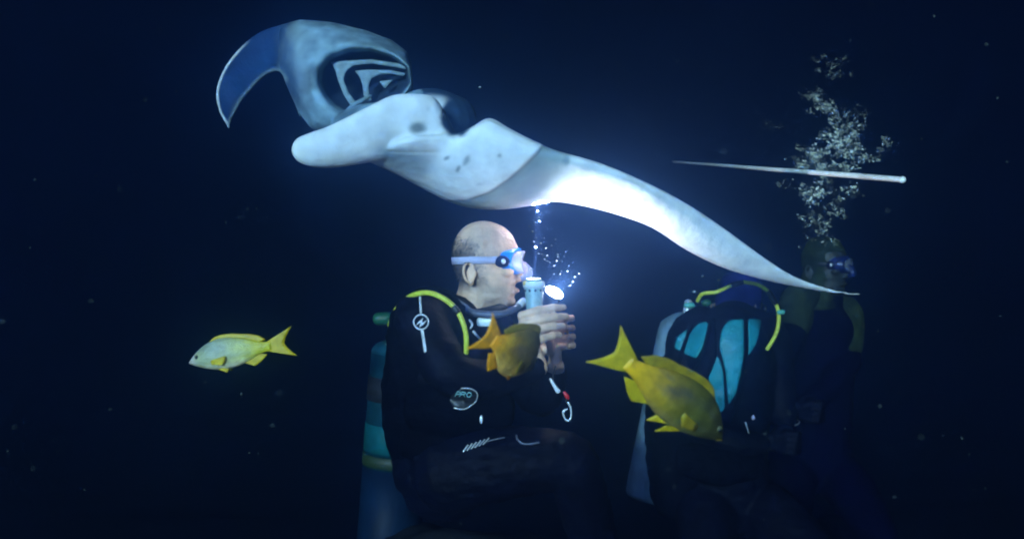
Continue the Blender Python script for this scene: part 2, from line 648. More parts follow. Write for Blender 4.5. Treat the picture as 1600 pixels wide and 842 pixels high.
def inpoly(x, y, poly):
    c = False
    for (x0, y0), (x1, y1) in zip(poly, poly[1:] + poly[:1]):
        if (y0 > y) != (y1 > y) and x < (x1 - x0) * (y - y0) / (y1 - y0) + x0:
            c = not c
    return c


PAD = [(450, 235), (464, 212), (515, 192), (590, 155), (615, 142), (660, 140), (700, 175), (715, 260), (555, 265), (490, 268)]
FARO = spline([(448, 37), (420, 44), (395, 57), (370, 80), (350, 107), (338, 140), (341, 171), (351, 191), (358, 203)], 8)
FARI = spline([(445, 124), (430, 113), (411, 122), (391, 143), (377, 160), (367, 179), (361, 193), (360, 200)], 8)
# the fold is a real step in the skin
def fold(p, n):
    x, y, d = pix(p)
    d -= MD
    o = Vector()
    if n.dot(F) < 0 and d < 2.8:
        if x > 660 and y > 226:
            s1, s2 = side_of(CRE, x, y), side_of(BND, x, y)
            o += F * (0.010 * smooth(-2, 2, s1) * (1 - smooth(-10, 30, s2)))
        if 590 < x < 690 and 230 < y < 246:
            o += F * 0.0025 * math.exp(-((y - 238 - (x - 640) * .02) / 2) ** 2)
    return o


displace(mme, fold)
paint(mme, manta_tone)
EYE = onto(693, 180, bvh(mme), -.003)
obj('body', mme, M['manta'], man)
obj('eye', Geo().ell(EYE, (.0075, .0165, .010)), M['eye'], man)

def slab(poly, dfun, th):
    g = Geo()
    n = len(poly)
    g.v = [PM(x, y, dfun(x, y)) for x, y in poly] + [PM(x, y, dfun(x, y) + th) for x, y in poly]
    g.f = [tuple(range(n)), tuple(range(2 * n - 1, n - 1, -1))] + [(i, i + n, (i + 1) % n + n, (i + 1) % n) for i in range(n)]
    return g


for poly in ([(516, 97), (543, 95), (580, 93), (622, 99), (638, 105), (634, 109), (620, 106), (580, 100), (552, 103), (541, 112), (537, 125), (545, 145), (559, 163), (551, 170), (537, 149), (528, 126), (524, 110)],
             [(554, 111), (575, 109), (612, 110), (634, 115), (630, 120), (612, 116), (592, 117), (580, 123), (576, 135), (577, 148), (582, 157), (573, 160), (568, 149), (566, 132), (561, 119)],
             [(592, 127), (614, 125), (608, 132), (602, 139), (598, 135)]):
    obj('gill_arch', slab(poly, lambda x, y: 2.865 + .0003 * (y - 95) + .00012 * max(0, x - 540), .018).organic('gill_arch', .003, 4), M['gill'], man)
obj('gill_arch', Geo().chain([PM(538, 180, 2.84), PM(552, 166, 2.86), PM(565, 158, 2.875), PM(579, 150, 2.89)], [.008, .008, .007, .004], 10, 6), M['gill'], man)


# ------------------------------------------------------------------ heads and people
HB = [(346, 745, 766, .020), (349, 736, 775, .038), (353, 728, 784, .052), (362, 718, 796, .066), (375, 711, 805, .074), (390, 708, 811, .077), (400, 708, 813, .077), (408, 709, 808, .076),
      (420, 711, 805, .074), (432, 715, 806, .071), (441, 719, 807, .068), (447, 723, 804, .064), (455, 730, 806, .060), (463, 740, 804, .055), (470, 752, 802, .049), (477, 764, 797, .040), (483, 774, 789, .025)]
PXM = FOC / 2.4


def hp(x, y, s=0.0):
    """head-local metres (x forward, y to its left, z up) from photo pixels of the profile"""
    return Vector(((x - 760) / PXM, s, (415 - y) / PXM))


def head_geo(g):
    b0 = len(g.v)
    q = spline([tuple(float(c) for c in r) for r in HB], 2)
    rings = []
    for y, xb, xf, wd in q:
        xc, ring = lerp(xb, xf, .46), []
        for k in range(28):
            a = 2 * math.pi * k / 28
            c, s = math.cos(a), math.sin(a)
            if c > 0:
                x = xc + (xf - xc) * abs(c) ** .85
                ww = wd * (1 - .10 * c)
            else:
                x = xc - (xc - xb) * abs(c) ** .9
                ww = wd
            ring.append(hp(x, y, ww * math.copysign(abs(s) ** .9, s)))
        rings.append(ring)
    g.loft(rings)
    X, Y, Z = Vector((1, 0, 0)), Vector((0, 1, 0)), Vector((0, 0, 1))
    A = (X, Z, Y)
    g.chain([hp(806, 398), hp(812, 410), hp(818, 421), hp(814, 428)], [.010, .010, .013, .009], 12, 3)       # nose
    for s in (-1, 1):
        g.ell(hp(812, 427, .010 * s), (.009, .008, .009), A)
        g.ell(hp(801, 399, .032 * s), (.022, .009, .030), A)      # brow
        g.ell(hp(791, 424, .046 * s), (.022, .016, .020), A)      # cheekbone
        g.ell(hp(765, 462, .046 * s), (.035, .016, .014), A)      # jaw
        # ear
        ring = [hp(735 + 7.6 * math.cos(t) - 2.6 * math.sin(t), 426 - 14.5 * math.sin(t) - 2 * math.cos(t), s * (.083 + .006 * math.cos(t + 2.6))) for t in [math.pi * 2 * k / 16 for k in range(17)]]
        g.tube(ring, .0042, 8)
        g.ell(hp(736, 428, .078 * s), (.009, .019, .006), A)
        g.ell(hp(738, 441, .080 * s), (.008, .009, .006), A)
        g.ell(hp(744, 428, .078 * s), (.005, .008, .006), A)
    g.ell(hp(808, 437), (.013, .0075, .023), A)                   # lips
    g.ell(hp(805, 454), (.012, .0075, .020), A)
    g.ell(hp(797, 470), (.016, .014, .022), A)                    # chin
    return b0


def basis(c, fwd, up):
    f_ = fwd.normalized()
    l_ = up.cross(f_).normalized()
    u_ = f_.cross(l_)
    return Matrix(((f_.x, l_.x, u_.x, c.x), (f_.y, l_.y, u_.y, c.y), (f_.z, l_.z, u_.z, c.z), (0, 0, 0, 1)))


def head_half(y):
    for r0, r1 in zip(HB, HB[1:]):
        if r0[0] <= y <= r1[0]:
            t = (y - r0[0]) / (r1[0] - r0[0])
            return [lerp(a, b, t) for a, b in zip(r0[1:], r1[1:])]


def dive_mask(root, mx, frame_m, strap_m, skirt_m):
    def loop(xf, yc, hy, wd, bow=0, n=36):
        out = []
        for k in range(n):
            a = 2 * math.pi * k / n
            c, s = math.cos(a), math.sin(a)
            sy, sw = math.copysign(abs(s) ** .75, s), math.copysign(abs(c) ** .75, c)
            drop = 5 * abs(sw) ** 2 * (1 if s < 0 else .2)
            out.append(hp(xf - bow * sw * sw, yc - sy * hy - (drop if s < 0 else 0) * 0.6, wd * sw))
        return out
    mk = bpy.data.objects.new('dive_mask', None)
    mk.empty_display_size = .05
    COL.objects.link(mk)
    mk.parent = root
    g = Geo()
    g.loft([loop(806, 408, 22, .073, 26), loop(809, 408, 21, .073, 22), loop(814, 408, 20, .070, 17), loop(815, 408, 17, .066, 15), loop(809, 408, 18, .069, 20), loop(806, 408, 20, .071, 25)], cap=False)
    n = 36
    obj('frame', g.xf(mx), frame_m, mk)
    g = Geo().loft([loop(813, 409, 19, .068, 16), loop(820, 410, 18, .062, 9), loop(822, 410, 16, .058, 7), loop(819, 410, 17, .060, 9), loop(812, 409, 18, .066, 16)], cap=False)
    obj('skirt', g.xf(mx), skirt_m, mk)
    g = Geo().loft([loop(820.5, 410, 15, .056, 7), loop(820.9, 410, 14.5, .0555, 7)])
    obj('lens', g.xf(mx), M['glass'], mk)
    g = Geo().chain([hp(812, 412), hp(821, 420), hp(823, 430), hp(815, 434)], [.012, .015, .017, .012], 12, 3)
    obj('nose_pocket', g.xf(mx), skirt_m, mk)
    for s in (-1, 1):
        g = Geo()
        g.ell(hp(785, 409, s * .0755), (.021, .016, .006), (Vector((1, s * .18, 0)).normalized(), Vector((0, 0, 1)), Vector((-s * .18, 1, 0)).normalized()), 18, 10)
        obj('side_window', g.xf(mx), M['maskdark'], mk)
        obj('clip', Geo().ell(hp(787, 409, s * .0815), (.006, .007, .003), (Vector((1, 0, 0)), Vector((0, 0, 1)), Vector((0, 1, 0)))).xf(mx), M['steel'], mk)
    # strap round the back of the head
    rings = []
    for k in range(41):
        a = math.radians(38) + math.radians(284) * k / 40
        y0 = 407 - 1 * math.cos(a)
        ring = []
        for dy, off in ((-5.5, .003), (-5.5, .006), (5.5, .006), (5.5, .003)):
            xb, xf, wd = head_half(y0 + dy)
            xc = lerp(xb, xf, .46)
            c, s = math.cos(a), math.sin(a)
            p = hp(xc + ((xf - xc) if c > 0 else (xc - xb)) * math.copysign(abs(c) ** .9, c), y0 + dy, wd * (1 - .1 * max(0, c)) * math.copysign(abs(s) ** .9, s))
            nn = Vector((c, s, 0))
            ring.append(p + nn * off)
        rings.append(ring)
    obj('strap', Geo().loft(rings).xf(mx), strap_m, mk)
    return mk


def person(loc, label, group=None):
    return thing('person', loc, label, 'person', group)


# ---- the bald diver
D = 2.40
hx = basis(P(760, 415, D), R, U)
rt = Vector((hip.x, hip.y, hip.z))
dv = person(Vector((hip.x, hip.y, 0.0)), 'bald man in a black diving suit and blue mask holding two lit torches')
g = Geo()
b0 = head_geo(g)
g.xf(hx, b0)
g.chain([P(752, 440, D), P(745, 470, D), P(735, 505, D + .01)], [.060, .058, .075], 16, 3)
# body core beneath the suit
g.chain([P(735, 500, 2.42), P(715, 560, 2.42), P(700, 650, 2.42), P(692, 735, 2.42)], [.075, .10, .10, .10], 14, 3)
g.chain([P(720, 510, 2.35), P(655, 500, 2.26), P(706, 582, 2.19), P(790, 588, 2.235), P(842, 574, 2.285)], [.05, .045, .038, .032, .026], 14, 4)
g.chain([P(750, 512, 2.5), P(770, 520, 2.60), P(838, 618, 2.60), P(858, 600, 2.53), P(868, 572, 2.475)], [.05, .045, .036, .030, .026], 14, 4)
for a_, b_, c_, e_ in ((P(700, 735, 2.30), P(880, 712, 2.24), P(935, 900, 2.40), P(1000, 925, 2.36)), (P(700, 735, 2.50), P(895, 728, 2.56), P(950, 910, 2.6), P(1010, 930, 2.58))):
    g.chain([a_, b_, c_, e_], [.07, .045, .04, .03], 12, 5)


def hand(g, wrist, knuckles, fingers, thumb, rad=.0098):
    for k in knuckles:
        m = wrist.lerp(k, .5)
        g.chain([wrist, m, k], [.020, .0155, .0118], 12, 3)
    for a, b in zip(knuckles, knuckles[1:]):
        g.tube([a.lerp(wrist, .35), b.lerp(wrist, .35)], .0145, 10)
    for k, f in zip(knuckles, fingers):
        pts = [k] + f
        rr = [rad * 1.12, rad * 1.05, rad * .98, rad * .82][:len(pts)]
        for p0, p1, r0, r1 in zip(pts, pts[1:], rr, rr[1:]):
            g.tube([p0, p0.lerp(p1, .5), p1], [r0, (r0 + r1) / 2 * .95, r1], 10)
        for p0, r0 in zip(pts[1:-1], rr[1:]):
            g.ell(p0, (r0 * 1.06,) * 3, nu=10, nv=8)
    for p0, p1, r0, r1 in zip(thumb, thumb[1:], [.0165, .0115, .0105], [.012, .0105, .009]):
        g.tube([p0, p0.lerp(p1, .5), p1], [r0, (r0 + r1) / 2, r1], 10)


hand(g, P(843, 568, 2.288), [P(815, 493, 2.258), P(816, 506, 2.255), P(821, 520, 2.259), P(829, 533, 2.266)],
     [[P(840, 485, 2.246), P(864, 480.5, 2.256), P(881, 480, 2.276)], [P(843, 499.5, 2.243), P(868, 495, 2.254), P(885, 494, 2.274)],
      [P(845, 514, 2.247), P(866, 509.5, 2.260), P(880, 509, 2.282)], [P(848, 529, 2.254), P(864, 524, 2.268), P(874, 523, 2.286)]],
     [P(846, 548, 2.300), P(838, 518, 2.338), P(834, 497, 2.347), P(836, 478, 2.343)], .0106)
hand(g, P(868, 572, 2.475), [P(862, 503, 2.462), P(864, 517, 2.465), P(867, 530, 2.465), P(871, 542, 2.462)],
     [[P(884, 499, 2.457), P(893, 497, 2.425), P(885, 497, 2.400)], [P(886, 513, 2.46), P(894, 512, 2.428), P(886, 512, 2.403)],
      [P(888, 527, 2.46), P(895, 526, 2.430), P(888, 526, 2.406)], [P(890, 540, 2.458), P(895, 539, 2.432), P(889, 539, 2.412)]],
     [P(860, 548, 2.46), P(853, 520, 2.437), P(853, 500, 2.415), P(862, 488, 2.398)])
bme = g.organic('body', 0.0028, 3)
rb0 = random.Random(5)
inv = hx.inverted()


def skin_tone(p, n):
    q = inv @ p
    x, y = 760 + q.x * PXM, 415 - q.z * PXM
    nz = noise.fractal(p * 40, 1, 2, 3)
    c = Vector((.78, .48, .32)) * (1 + .3 * noise.fractal(p * 14, 1, 2, 3)) * (1 + .08 * nz)
    if -.2 < q.x < .16 and abs(q.y) < .12 and y < 500:
        n3 = noise.fractal(p * 90, 1, 2, 3)
        hair = (1 - smooth(728, 772, x + 9 * nz + 9 * n3)) * smooth(362, 394, y + 8 * nz + 8 * n3 - .35 * (738 - x)) * (1 - smooth(440, 462, y))
        if y > 412 and 722 < x < 752 and abs(q.y) > .077:
            hair = 0
        c = c.lerp(Vector((.035, .032, .035)), .85 * hair)
        beard = smooth(442, 452, y) * smooth(735, 760, x)
        c = c.lerp(Vector((.30, .25, .20)), .35 * beard)
        lip = math.exp(-ell2(x, y, 810, 438, 8, 5) ** 4) + math.exp(-ell2(x, y, 808, 454, 8, 5) ** 4)
        c = c.lerp(Vector((.50, .26, .22)), .6 * min(1, lip))
        c = c.lerp(Vector((.55, .36, .28)), .5 * math.exp(-ell2(x, y, 770, 375, 40, 25) ** 2))
    return c


def face_lines(p, n):
    q = inv @ p
    if not (-.16 < q.x < .14 and abs(q.y) < .11):
        return Vector()
    x, y = 760 + q.x * PXM, 415 - q.z * PXM
    o = 0
    for (x0, y0, x1, y1, wd, dp) in ((803, 431, 797, 452, 2.0, .0022), (752, 436, 778, 468, 3.5, .0016), (782, 424, 768, 430, 2.5, .0010), (757, 446, 766, 470, 3, .0014), (768, 372, 800, 368, 2, .0008), (770, 381, 805, 378, 2, .0008), (728, 452, 744, 462, 2.5, .0016), (730, 462, 748, 471, 2.5, .0014)):
        ex, ey = x1 - x0, y1 - y0
        t = max(0, min(1, ((x - x0) * ex + (y - y0) * ey) / (ex * ex + ey * ey)))
        o -= dp * math.exp(-(math.hypot(x - x0 - t * ex, y - y0 - t * ey) / wd) ** 2) * math.sin(math.pi * (.15 + .7 * t))
    o += .0009 * noise.fractal(q * 55, 1, 2, 4)
    return n * o


displace(bme, face_lines)
paint(bme, skin_tone)
# cropped hair on the back and sides of the head
g = Geo()
NBV = len(bme.vertices)
for k in range(60000):
    me_i = rb0.randrange(NBV)
    v = bme.vertices[me_i]
    q_ = inv @ v.co
    if not (-.12 < q_.x < .10 and abs(q_.y) < .11 and q_.z > -.04):
        continue
    x, y = 760 + q_.x * PXM, 415 - q_.z * PXM
    hair = (1 - smooth(738, 766, x)) * smooth(368, 384, y) * (1 - smooth(438, 458, y))
    if rb0.random() > hair or (y > 412 and 722 < x < 752 and abs(q_.y) > .074):
        continue
    n_ = v.normal
    dr = (n_ * .6 - U * .7 - R * .35 + Vector((rb0.gauss(0, .3), rb0.gauss(0, .3), rb0.gauss(0, .3)))).normalized()
    sd_ = dr.cross(n_).normalized() * .0007
    b_ = len(g.v)
    tp = v.co + dr * rb0.uniform(.005, .010)
    g.v += [v.co - n_ * .001 - sd_, v.co - n_ * .001 + sd_, tp, v.co + n_ * .0012]
    g.f += [(b_, b_ + 1, b_ + 2), (b_ + 1, b_ + 3, b_ + 2), (b_ + 3, b_, b_ + 2)]
obj('hair', g, M['hair'], dv, kind='stuff')
obj('body', bme, M['skin'], dv)
for s in (-1, 1):
    obj('eye', Geo().ell(hx @ hp(803.5, 408, .031 * s), (.0115, .0115, .0115)), M['eyewhite'], dv)
dive_mask(dv, hx, M['maskblue'], M['strap'], M['maskclear'])

# suit
g = Geo()
g.chain([P(741, 487, 2.41), P(733, 502, 2.41), P(715, 555, 2.41), P(702, 640, 2.41), P(694, 735, 2.41), P(694, 755, 2.41)], [.068, .10, .145, .140, .145, .12], 22, 4, flat=1.0)
g.chain([P(712, 505, 2.36), P(658, 497, 2.27), P(680, 545, 2.215), P(706, 584, 2.19), P(760, 592, 2.215), P(820, 580, 2.268), P(834, 576, 2.280)], [.075, .074, .062, .056, .050, .038, .036], 18, 4)
g.chain([P(745, 510, 2.5), P(770, 520, 2.59), P(838, 620, 2.60), P(858, 604, 2.53), P(866, 585, 2.49)], [.075, .07, .055, .045, .036], 18, 4)
g.chain([P(700, 735, 2.29), P(790, 722, 2.24), P(876, 718, 2.23), P(896, 736, 2.24), P(918, 820, 2.33), P(940, 905, 2.40)], [.11, .092, .074, .070, .062, .05], 20, 4)
g.chain([P(700, 738, 2.52), P(800, 728, 2.55), P(886, 726, 2.57), P(905, 745, 2.57), P(930, 830, 2.58), P(952, 912, 2.6)], [.11, .092, .074, .070, .062, .05], 20, 4)
for c_ in ((P(940, 905, 2.40), P(1000, 935, 2.34)), (P(952, 912, 2.6), P(1016, 938, 2.56))):
    g.chain([c_[0], c_[0].lerp(c_[1], .5), c_[1]], [.05, .045, .035], 14, 3)
sme = g.organic('wetsuit', 0.006, 5)
displace(sme, creases(.004, 14, 34))
# buoyancy vest
g = Geo()
g.chain([P(690, 500, 2.37), P(668, 545, 2.40), P(664, 620, 2.40), P(672, 690, 2.40), P(686, 728, 2.40)], [.075, .105, .118, .115, .08], 22, 4)
g.chain([P(720, 488, 2.30), P(675, 470, 2.31), P(640, 505, 2.33), P(634, 580, 2.34)], [.028, .040, .055, .05], 16, 4)
g.chain([P(735, 500, 2.52), P(700, 480, 2.50), P(650, 505, 2.49), P(640, 580, 2.48)], [.028, .040, .055, .05], 16, 4)
g.chain([P(668, 640, 2.28), P(715, 635, 2.262), P(775, 640, 2.29)], [.07, .078, .06], 18, 4)
g.chain([P(650, 690, 2.29), P(700, 700, 2.27), P(770, 688, 2.29)], [.05, .055, .04], 18, 4)
vme = g.organic('buoyancy_vest', 0.006, 4)
displace(vme, creases(.005, 12, 26, 4))
T1 = bvh(sme, vme)
obj('wetsuit', sme, M['neoprene'], dv)
vest = obj('buoyancy_vest', vme, M['vest'], dv)
# print on the sleeve
g = patch([(654.5, 463), (658, 463), (659.5, 489), (656, 490)], T1, .003, .003, 2.5)
obj('sleeve_stripe', g, M['print'], dv)
g = patch([(657.5, 516), (662, 515.5), (667, 549), (662.5, 551)], T1, .003, .003, 2.5)
obj('sleeve_stripe', g, M['print'], dv)
g = Geo()
surf_tube(g, [(658 + 11.5 * math.cos(t), 503 + 11.5 * math.sin(t)) for t in [2 * math.pi * k / 20 for k in range(21)]], T1, .0021, .004, 2)
obj('emblem_ring', g, M['print'], dv)
g = patch([(648.5, 510), (654, 502.5), (661.5, 496), (659.5, 504.5), (668, 499), (662, 507), (655, 511.5), (657, 503.5)], T1, .003, .003, 2)
obj('emblem_mark', g, M['print'], dv)
# vest badge
HEX = [(706, 616), (721, 606.5), (739, 608.5), (746, 615), (744, 626), (738, 632), (725, 639), (709, 636.5), (702, 626)]
bd = obj('badge', patch(HEX, T1, .006, .008, 4), M['rubber'], vest)
g = Geo()
surf_tube(g, [(721, 606.5), (731, 606.5), (739, 608.5), (746, 615), (744, 626), (738, 632), (725, 639), (709, 637)], T1, [.0016] * 4 * 7 + [.001], .011, 4)
obj('badge_rim', g, M['steel'], vest)
for ch, pts in (('P', [[(711, 619), (715, 611.5), (719, 612), (719.5, 614.5), (714, 616)]]), ('R', [[(718, 619.5), (722, 612), (727, 612.5), (727, 615), (721.5, 616)], [(724, 616), (726.5, 620)]]),
                ('O', [[(730, 619.5), (729.5, 616), (732, 613), (736, 613.5), (736.5, 617), (734, 620), (730, 619.5)]])):
    g = Geo()
    for l_ in pts:
        g.tube([onto(x, y, T1, .012) for x, y in l_], .0013, 6)
    obj('letter', g, M['printcyan'], vest)
g = Geo().ell(onto(752, 655, T1, .004), (.0045, .011, .004))
obj('ring', g, M['steel'], vest)
# pale bars and lines modelled in place of reflections on the wrinkled suit
for k in range(6):
    x = 724 + k * 6.2
    g = Geo()
    surf_tube(g, [(x, 705 - k * 2.2), (x + 7 + k * .4, 695 - k * 2.2)], T1, .0021 if k < 4 else .0015, .008, 3)
    obj('glint_bar', g, M['steel'], vest)
g = Geo()
surf_tube(g, [(748, 694), (762, 689), (774, 686), (788, 683)], T1, .0018, .007, 4)
obj('glint_line', g, M['hosegrey'], vest)
g = Geo()
surf_tube(g, [(807, 680), (809, 687), (818, 693), (830, 693), (842, 691)], T1, .0026, .004, 4)
obj('glint_arc', g, M['hosegrey'], dv)  # arc standing in for a reflection on the thigh
# neck seal, hoses
g = Geo()
ring = [P(748 + 40 * math.cos(t) - 2 * math.sin(t), 484 - 7 * math.cos(t * 1) + 5 * math.sin(t), 2.40 - .078 * math.sin(t)) for t in [2 * math.pi * k / 32 for k in range(33)]]
g.tube(ring, .012, 10)
obj('neck_seal', g, M['rubber'], dv)
g = Geo().chain([P(702, 462, 2.36), P(716, 476, 2.31), P(742, 489, 2.275), P(778, 491, 2.27), P(802, 484, 2.29), P(816, 473, 2.315)], [.009] * 6, 12, 6)
obj('mouthpiece_hose', g, M['hosegrey'], dv)
obj('hose_fitting', Geo().tube([P(811, 477, 2.306), P(818, 471, 2.319)], .0105, 12), M['print'], dv)
g = Geo().chain([P(703, 464, 2.32), P(716, 469, 2.29), P(732, 480, 2.285), P(735, 486, 2.285), P(722, 485, 2.285), P(706, 474, 2.30), P(702, 465, 2.32)], [.0035] * 7, 8, 5)
obj('buckle', g, M['hosegrey'], dv)
HP = [(609, 508, 2.40), (616, 489, 2.34), (628, 473, 2.28), (646, 461, 2.235), (670, 457.5, 2.205), (694, 467, 2.19), (714, 485, 2.185), (726, 512, 2.18), (729, 535, 2.185), (728, 556, 2.20)]
g = Geo().chain([P(*p) for p in HP], [.0068] * len(HP), 12, 5)
hs = obj('inflator_hose', g, M['yellow'], dv)
for i, j in (((710, 481, 2.185), (715, 487, 2.184)), ((626, 475, 2.287), (634, 468, 2.262)), ((728, 552, 2.198), (728, 560, 2.205))):
    obj('hose_sleeve', Geo().tube([P(*i), P(*j)], .0085, 12), M['rubber'], dv)
# small fittings on the chest
obj('chest_clip', Geo().chain([P(734, 500, 2.28), P(738, 507, 2.275), P(735, 513, 2.275)], [.003, .0035, .002], 8, 4), M['steel'], dv)
obj('chest_clip', Geo().chain([P(740, 518, 2.27), P(746, 525, 2.265), P(751, 530, 2.265)], [.004, .003, .003], 8, 4), M['steel'], dv)
obj('chest_plate', Geo().tube([P(750, 503, 2.29), P(768, 503, 2.285)], .012, 12, flat=.4, flatdir=F), M['torchrim'], dv)

# ---- scuba tank on his back
AT, BT = P(630, 553, 2.52), P(608, 842, 2.52)
ax = (AT - BT).normalized()


def cyl_profile(a, axis, prof, seg=40):
    g = Geo()
    n0 = axis.orthogonal().normalized()
    b0_ = axis.cross(n0)
    g.loft([[a + axis * h + (n0 * math.cos(2 * math.pi * k / seg) + b0_ * math.sin(2 * math.pi * k / seg)) * r for k in range(seg)] for h, r in prof])
    return g


tk = thing('scuba_tank', BT - ax * .04, 'teal scuba tank strapped to the back of the bald diver', 'scuba tank')
LT = (AT - BT).length
obj('cylinder', cyl_profile(BT, ax, [(-.05, .08), (-.045, .089), (0, .0905), (.21, .0905)]), M['tankbluedim'], tk)
obj('cylinder', cyl_profile(BT, ax, [(.2105, .0905), (LT, .0905)]), M['tankteal'], tk)
obj('label_band', cyl_profile(BT, ax, [(.255, .0906), (.256, .092), (.33, .092), (.331, .0906)]), M['tanklabel'], tk)
obj('strap_band', cyl_profile(BT, ax, [(.215, .0906), (.216, .093), (.246, .093), (.247, .0906)]), M['strapgreen'], tk)
obj('strap_band', cyl_profile(BT, ax, [(.395, .0906), (.396, .094), (.462, .094), (.463, .0906)]), M['rubber'], tk)
obj('shoulder', cyl_profile(AT, ax, [(.0005, .0905), (.012, .088), (.024, .079), (.033, .062), (.038, .04), (.055, .026), (.06, .022)]), M['tankcap'], tk)
vp = P(622, 500, 2.51)
obj('valve', Geo().tube([AT + ax * .05, AT + ax * .10], .016, 14).tube([AT + ax * .09, AT + ax * .09 - R * .035], .012, 12), M['steel'], tk)
obj('valve_knob', Geo().tube([P(606, 497, 2.5), P(591, 498, 2.5)], .018, 14), M['greenknob'], tk)

# ------------------------------------------------------------------ torches
def spot(root, p, direction, power, size, color, blend=.5, rad=.012):
    l = bpy.data.lights.new('torch_beam', 'SPOT')
    l.energy, l.spot_size, l.color, l.spot_blend = power, size, color, blend
    l.shadow_soft_size = rad
    o = bpy.data.objects.new('torch_beam', l)
    COL.objects.link(o)
    o.parent = root
    o.location = p - root.location
    o.rotation_euler = direction.to_track_quat('-Z', 'Y').to_euler()
    return o


tA, tB = P(834, 440, 2.302), P(836, 520, 2.302)
ta = (tA - tB).normalized()
to = thing('dive_torch', tB, 'upright pale grey dive torch with a yellow button in the right hand', 'torch', 'dive torches held by the bald diver')
LL = (tA - tB).length
obj('barrel', cyl_profile(tB, ta, [(0, .016), (.003, .020), (LL * .5, .021), (LL - .02, .0245), (LL - .016, .0245)], 28), M['torchgrey'], to)
obj('head_ring', cyl_profile(tB, ta, [(LL - .016, .0246), (LL - .014, .0285), (LL - .002, .0285), (LL, .027), (LL + .0005, .020)], 28), M['torchrim'], to)
obj('bezel', cyl_profile(tB, ta, [(LL, .0225), (LL + .006, .0215), (LL + .0075, .018)], 28), M['torchgrey'], to)
obj('lens', cyl_profile(tB, ta, [(LL + .0076, .0175), (LL + .0085, .015)], 24), M['lens'], to)
n0 = (-F - ta * (-F).dot(ta)).normalized()
b0 = ta.cross(n0)
for k in range(10):
    a = 2 * math.pi * (k + .2) / 10
    rd = n0 * math.cos(a) + b0 * math.sin(a)
    g = Geo().ell(tB + ta * (LL - .0225) + rd * .0242, (.0032, .0035, .0032))
    obj('vent_hole', g, M['rubber'], to)
obj('button', Geo().tube([P(826, 443, 2.292), P(820.5, 442.5, 2.29)], .0065, 12), M['torchyellow'], to)
spot(to, tB + ta * (LL + .012), (P(846, 306, 2.42) - (tB + ta * (LL + .012))), 3000, math.radians(11), (.78, .78, 1), .8, .004)

qA, qB = P(866, 457, 2.402), P(881, 524, 2.424)
qa = (U * .80 + R * .42 - F * .32).normalized()
qB = qA - qa * .125
t2 = thing('dive_torch', qB, 'black dive torch with a glaring white lens behind the fingertips', 'torch', 'dive torches held by the bald diver')
L2 = .125
obj('barrel', cyl_profile(qB, qa, [(0, .012), (.003, .0165), (L2 - .03, .0165), (L2 - .022, .0235), (L2 - .006, .0245), (L2 - .004, .0245)], 28), M['rubber'], t2)
obj('lens', cyl_profile(qB, qa, [(L2 - .0035, .0245), (L2 + .004, .0245), (L2 + .007, .021), (L2 + .008, .015)], 28), M['lens'], t2)
obj('tail_ring', cyl_profile(qB, qa, [(.008, .0166), (.009, .0185), (.016, .0185), (.017, .0166)], 24), M['steel'], t2)
spot(t2, qB + qa * (L2 + .012), (R * .70 + U * .50 - F * .30).normalized(), 14, math.radians(140), (.86, .92, 1), 1, .012)

# lanyard with clips
ly = thing('lanyard', P(882, 655, 2.26), 'torch lanyard hanging past the knee with a red clip and steel carabiner', 'lanyard')
obj('cord', Geo().chain([P(868, 572, 2.30), P(864, 590, 2.27), P(872, 606, 2.26), P(882, 616, 2.26), P(886, 630, 2.26)], [.0022] * 5, 8, 5), M['rubber'], ly)
obj('tag', Geo().chain([P(860, 592, 2.268), P(866, 602, 2.262), P(872, 611, 2.258)], [.0035, .005, .0065], 10, 4, flat=.4, flatdir=F), M['print'], ly)
obj('clip', Geo().chain([P(882, 613, 2.255), P(886, 619, 2.255), P(888, 622, 2.255)], [.004, .006, .004], 8, 3), M['red'], ly)
obj('carabiner', Geo().chain([P(888, 629, 2.255), P(892, 638, 2.253), P(892, 652, 2.253), P(887, 657, 2.253), P(882, 652, 2.253), P(880, 643, 2.253), P(886, 639, 2.252)], [.0035, .0025, .0025, .003, .0025, .0035, .0025], 8, 5), M['steel'], ly)

# ------------------------------------------------------------------ diver with the teal panels
d2b = P(1135, 790, 3.15)
dv2 = person(Vector((d2b.x, d2b.y, 0)), 'dim diver in a black suit with teal chest panels under the white wing tip')
h2 = basis(P(1155, 482, 3.28), (R * .6 + F * .8 - U * .25), U)
g = Geo()
b0 = head_geo(g)
g.xf(h2, b0)
g.chain([P(1150, 495, 3.24), P(1140, 530, 3.14), P(1135, 640, 3.12), P(1135, 760, 3.15)], [.06, .08, .10, .10], 14, 3)
b2 = g.organic('body', .0045, 3)
paint(b2, lambda p, n: Vector((.40, .29, .22)))
obj('body', b2, M['skin'], dv2)
dive_mask(dv2, h2, M['rubber'], M['rubber'], M['maskclear'])
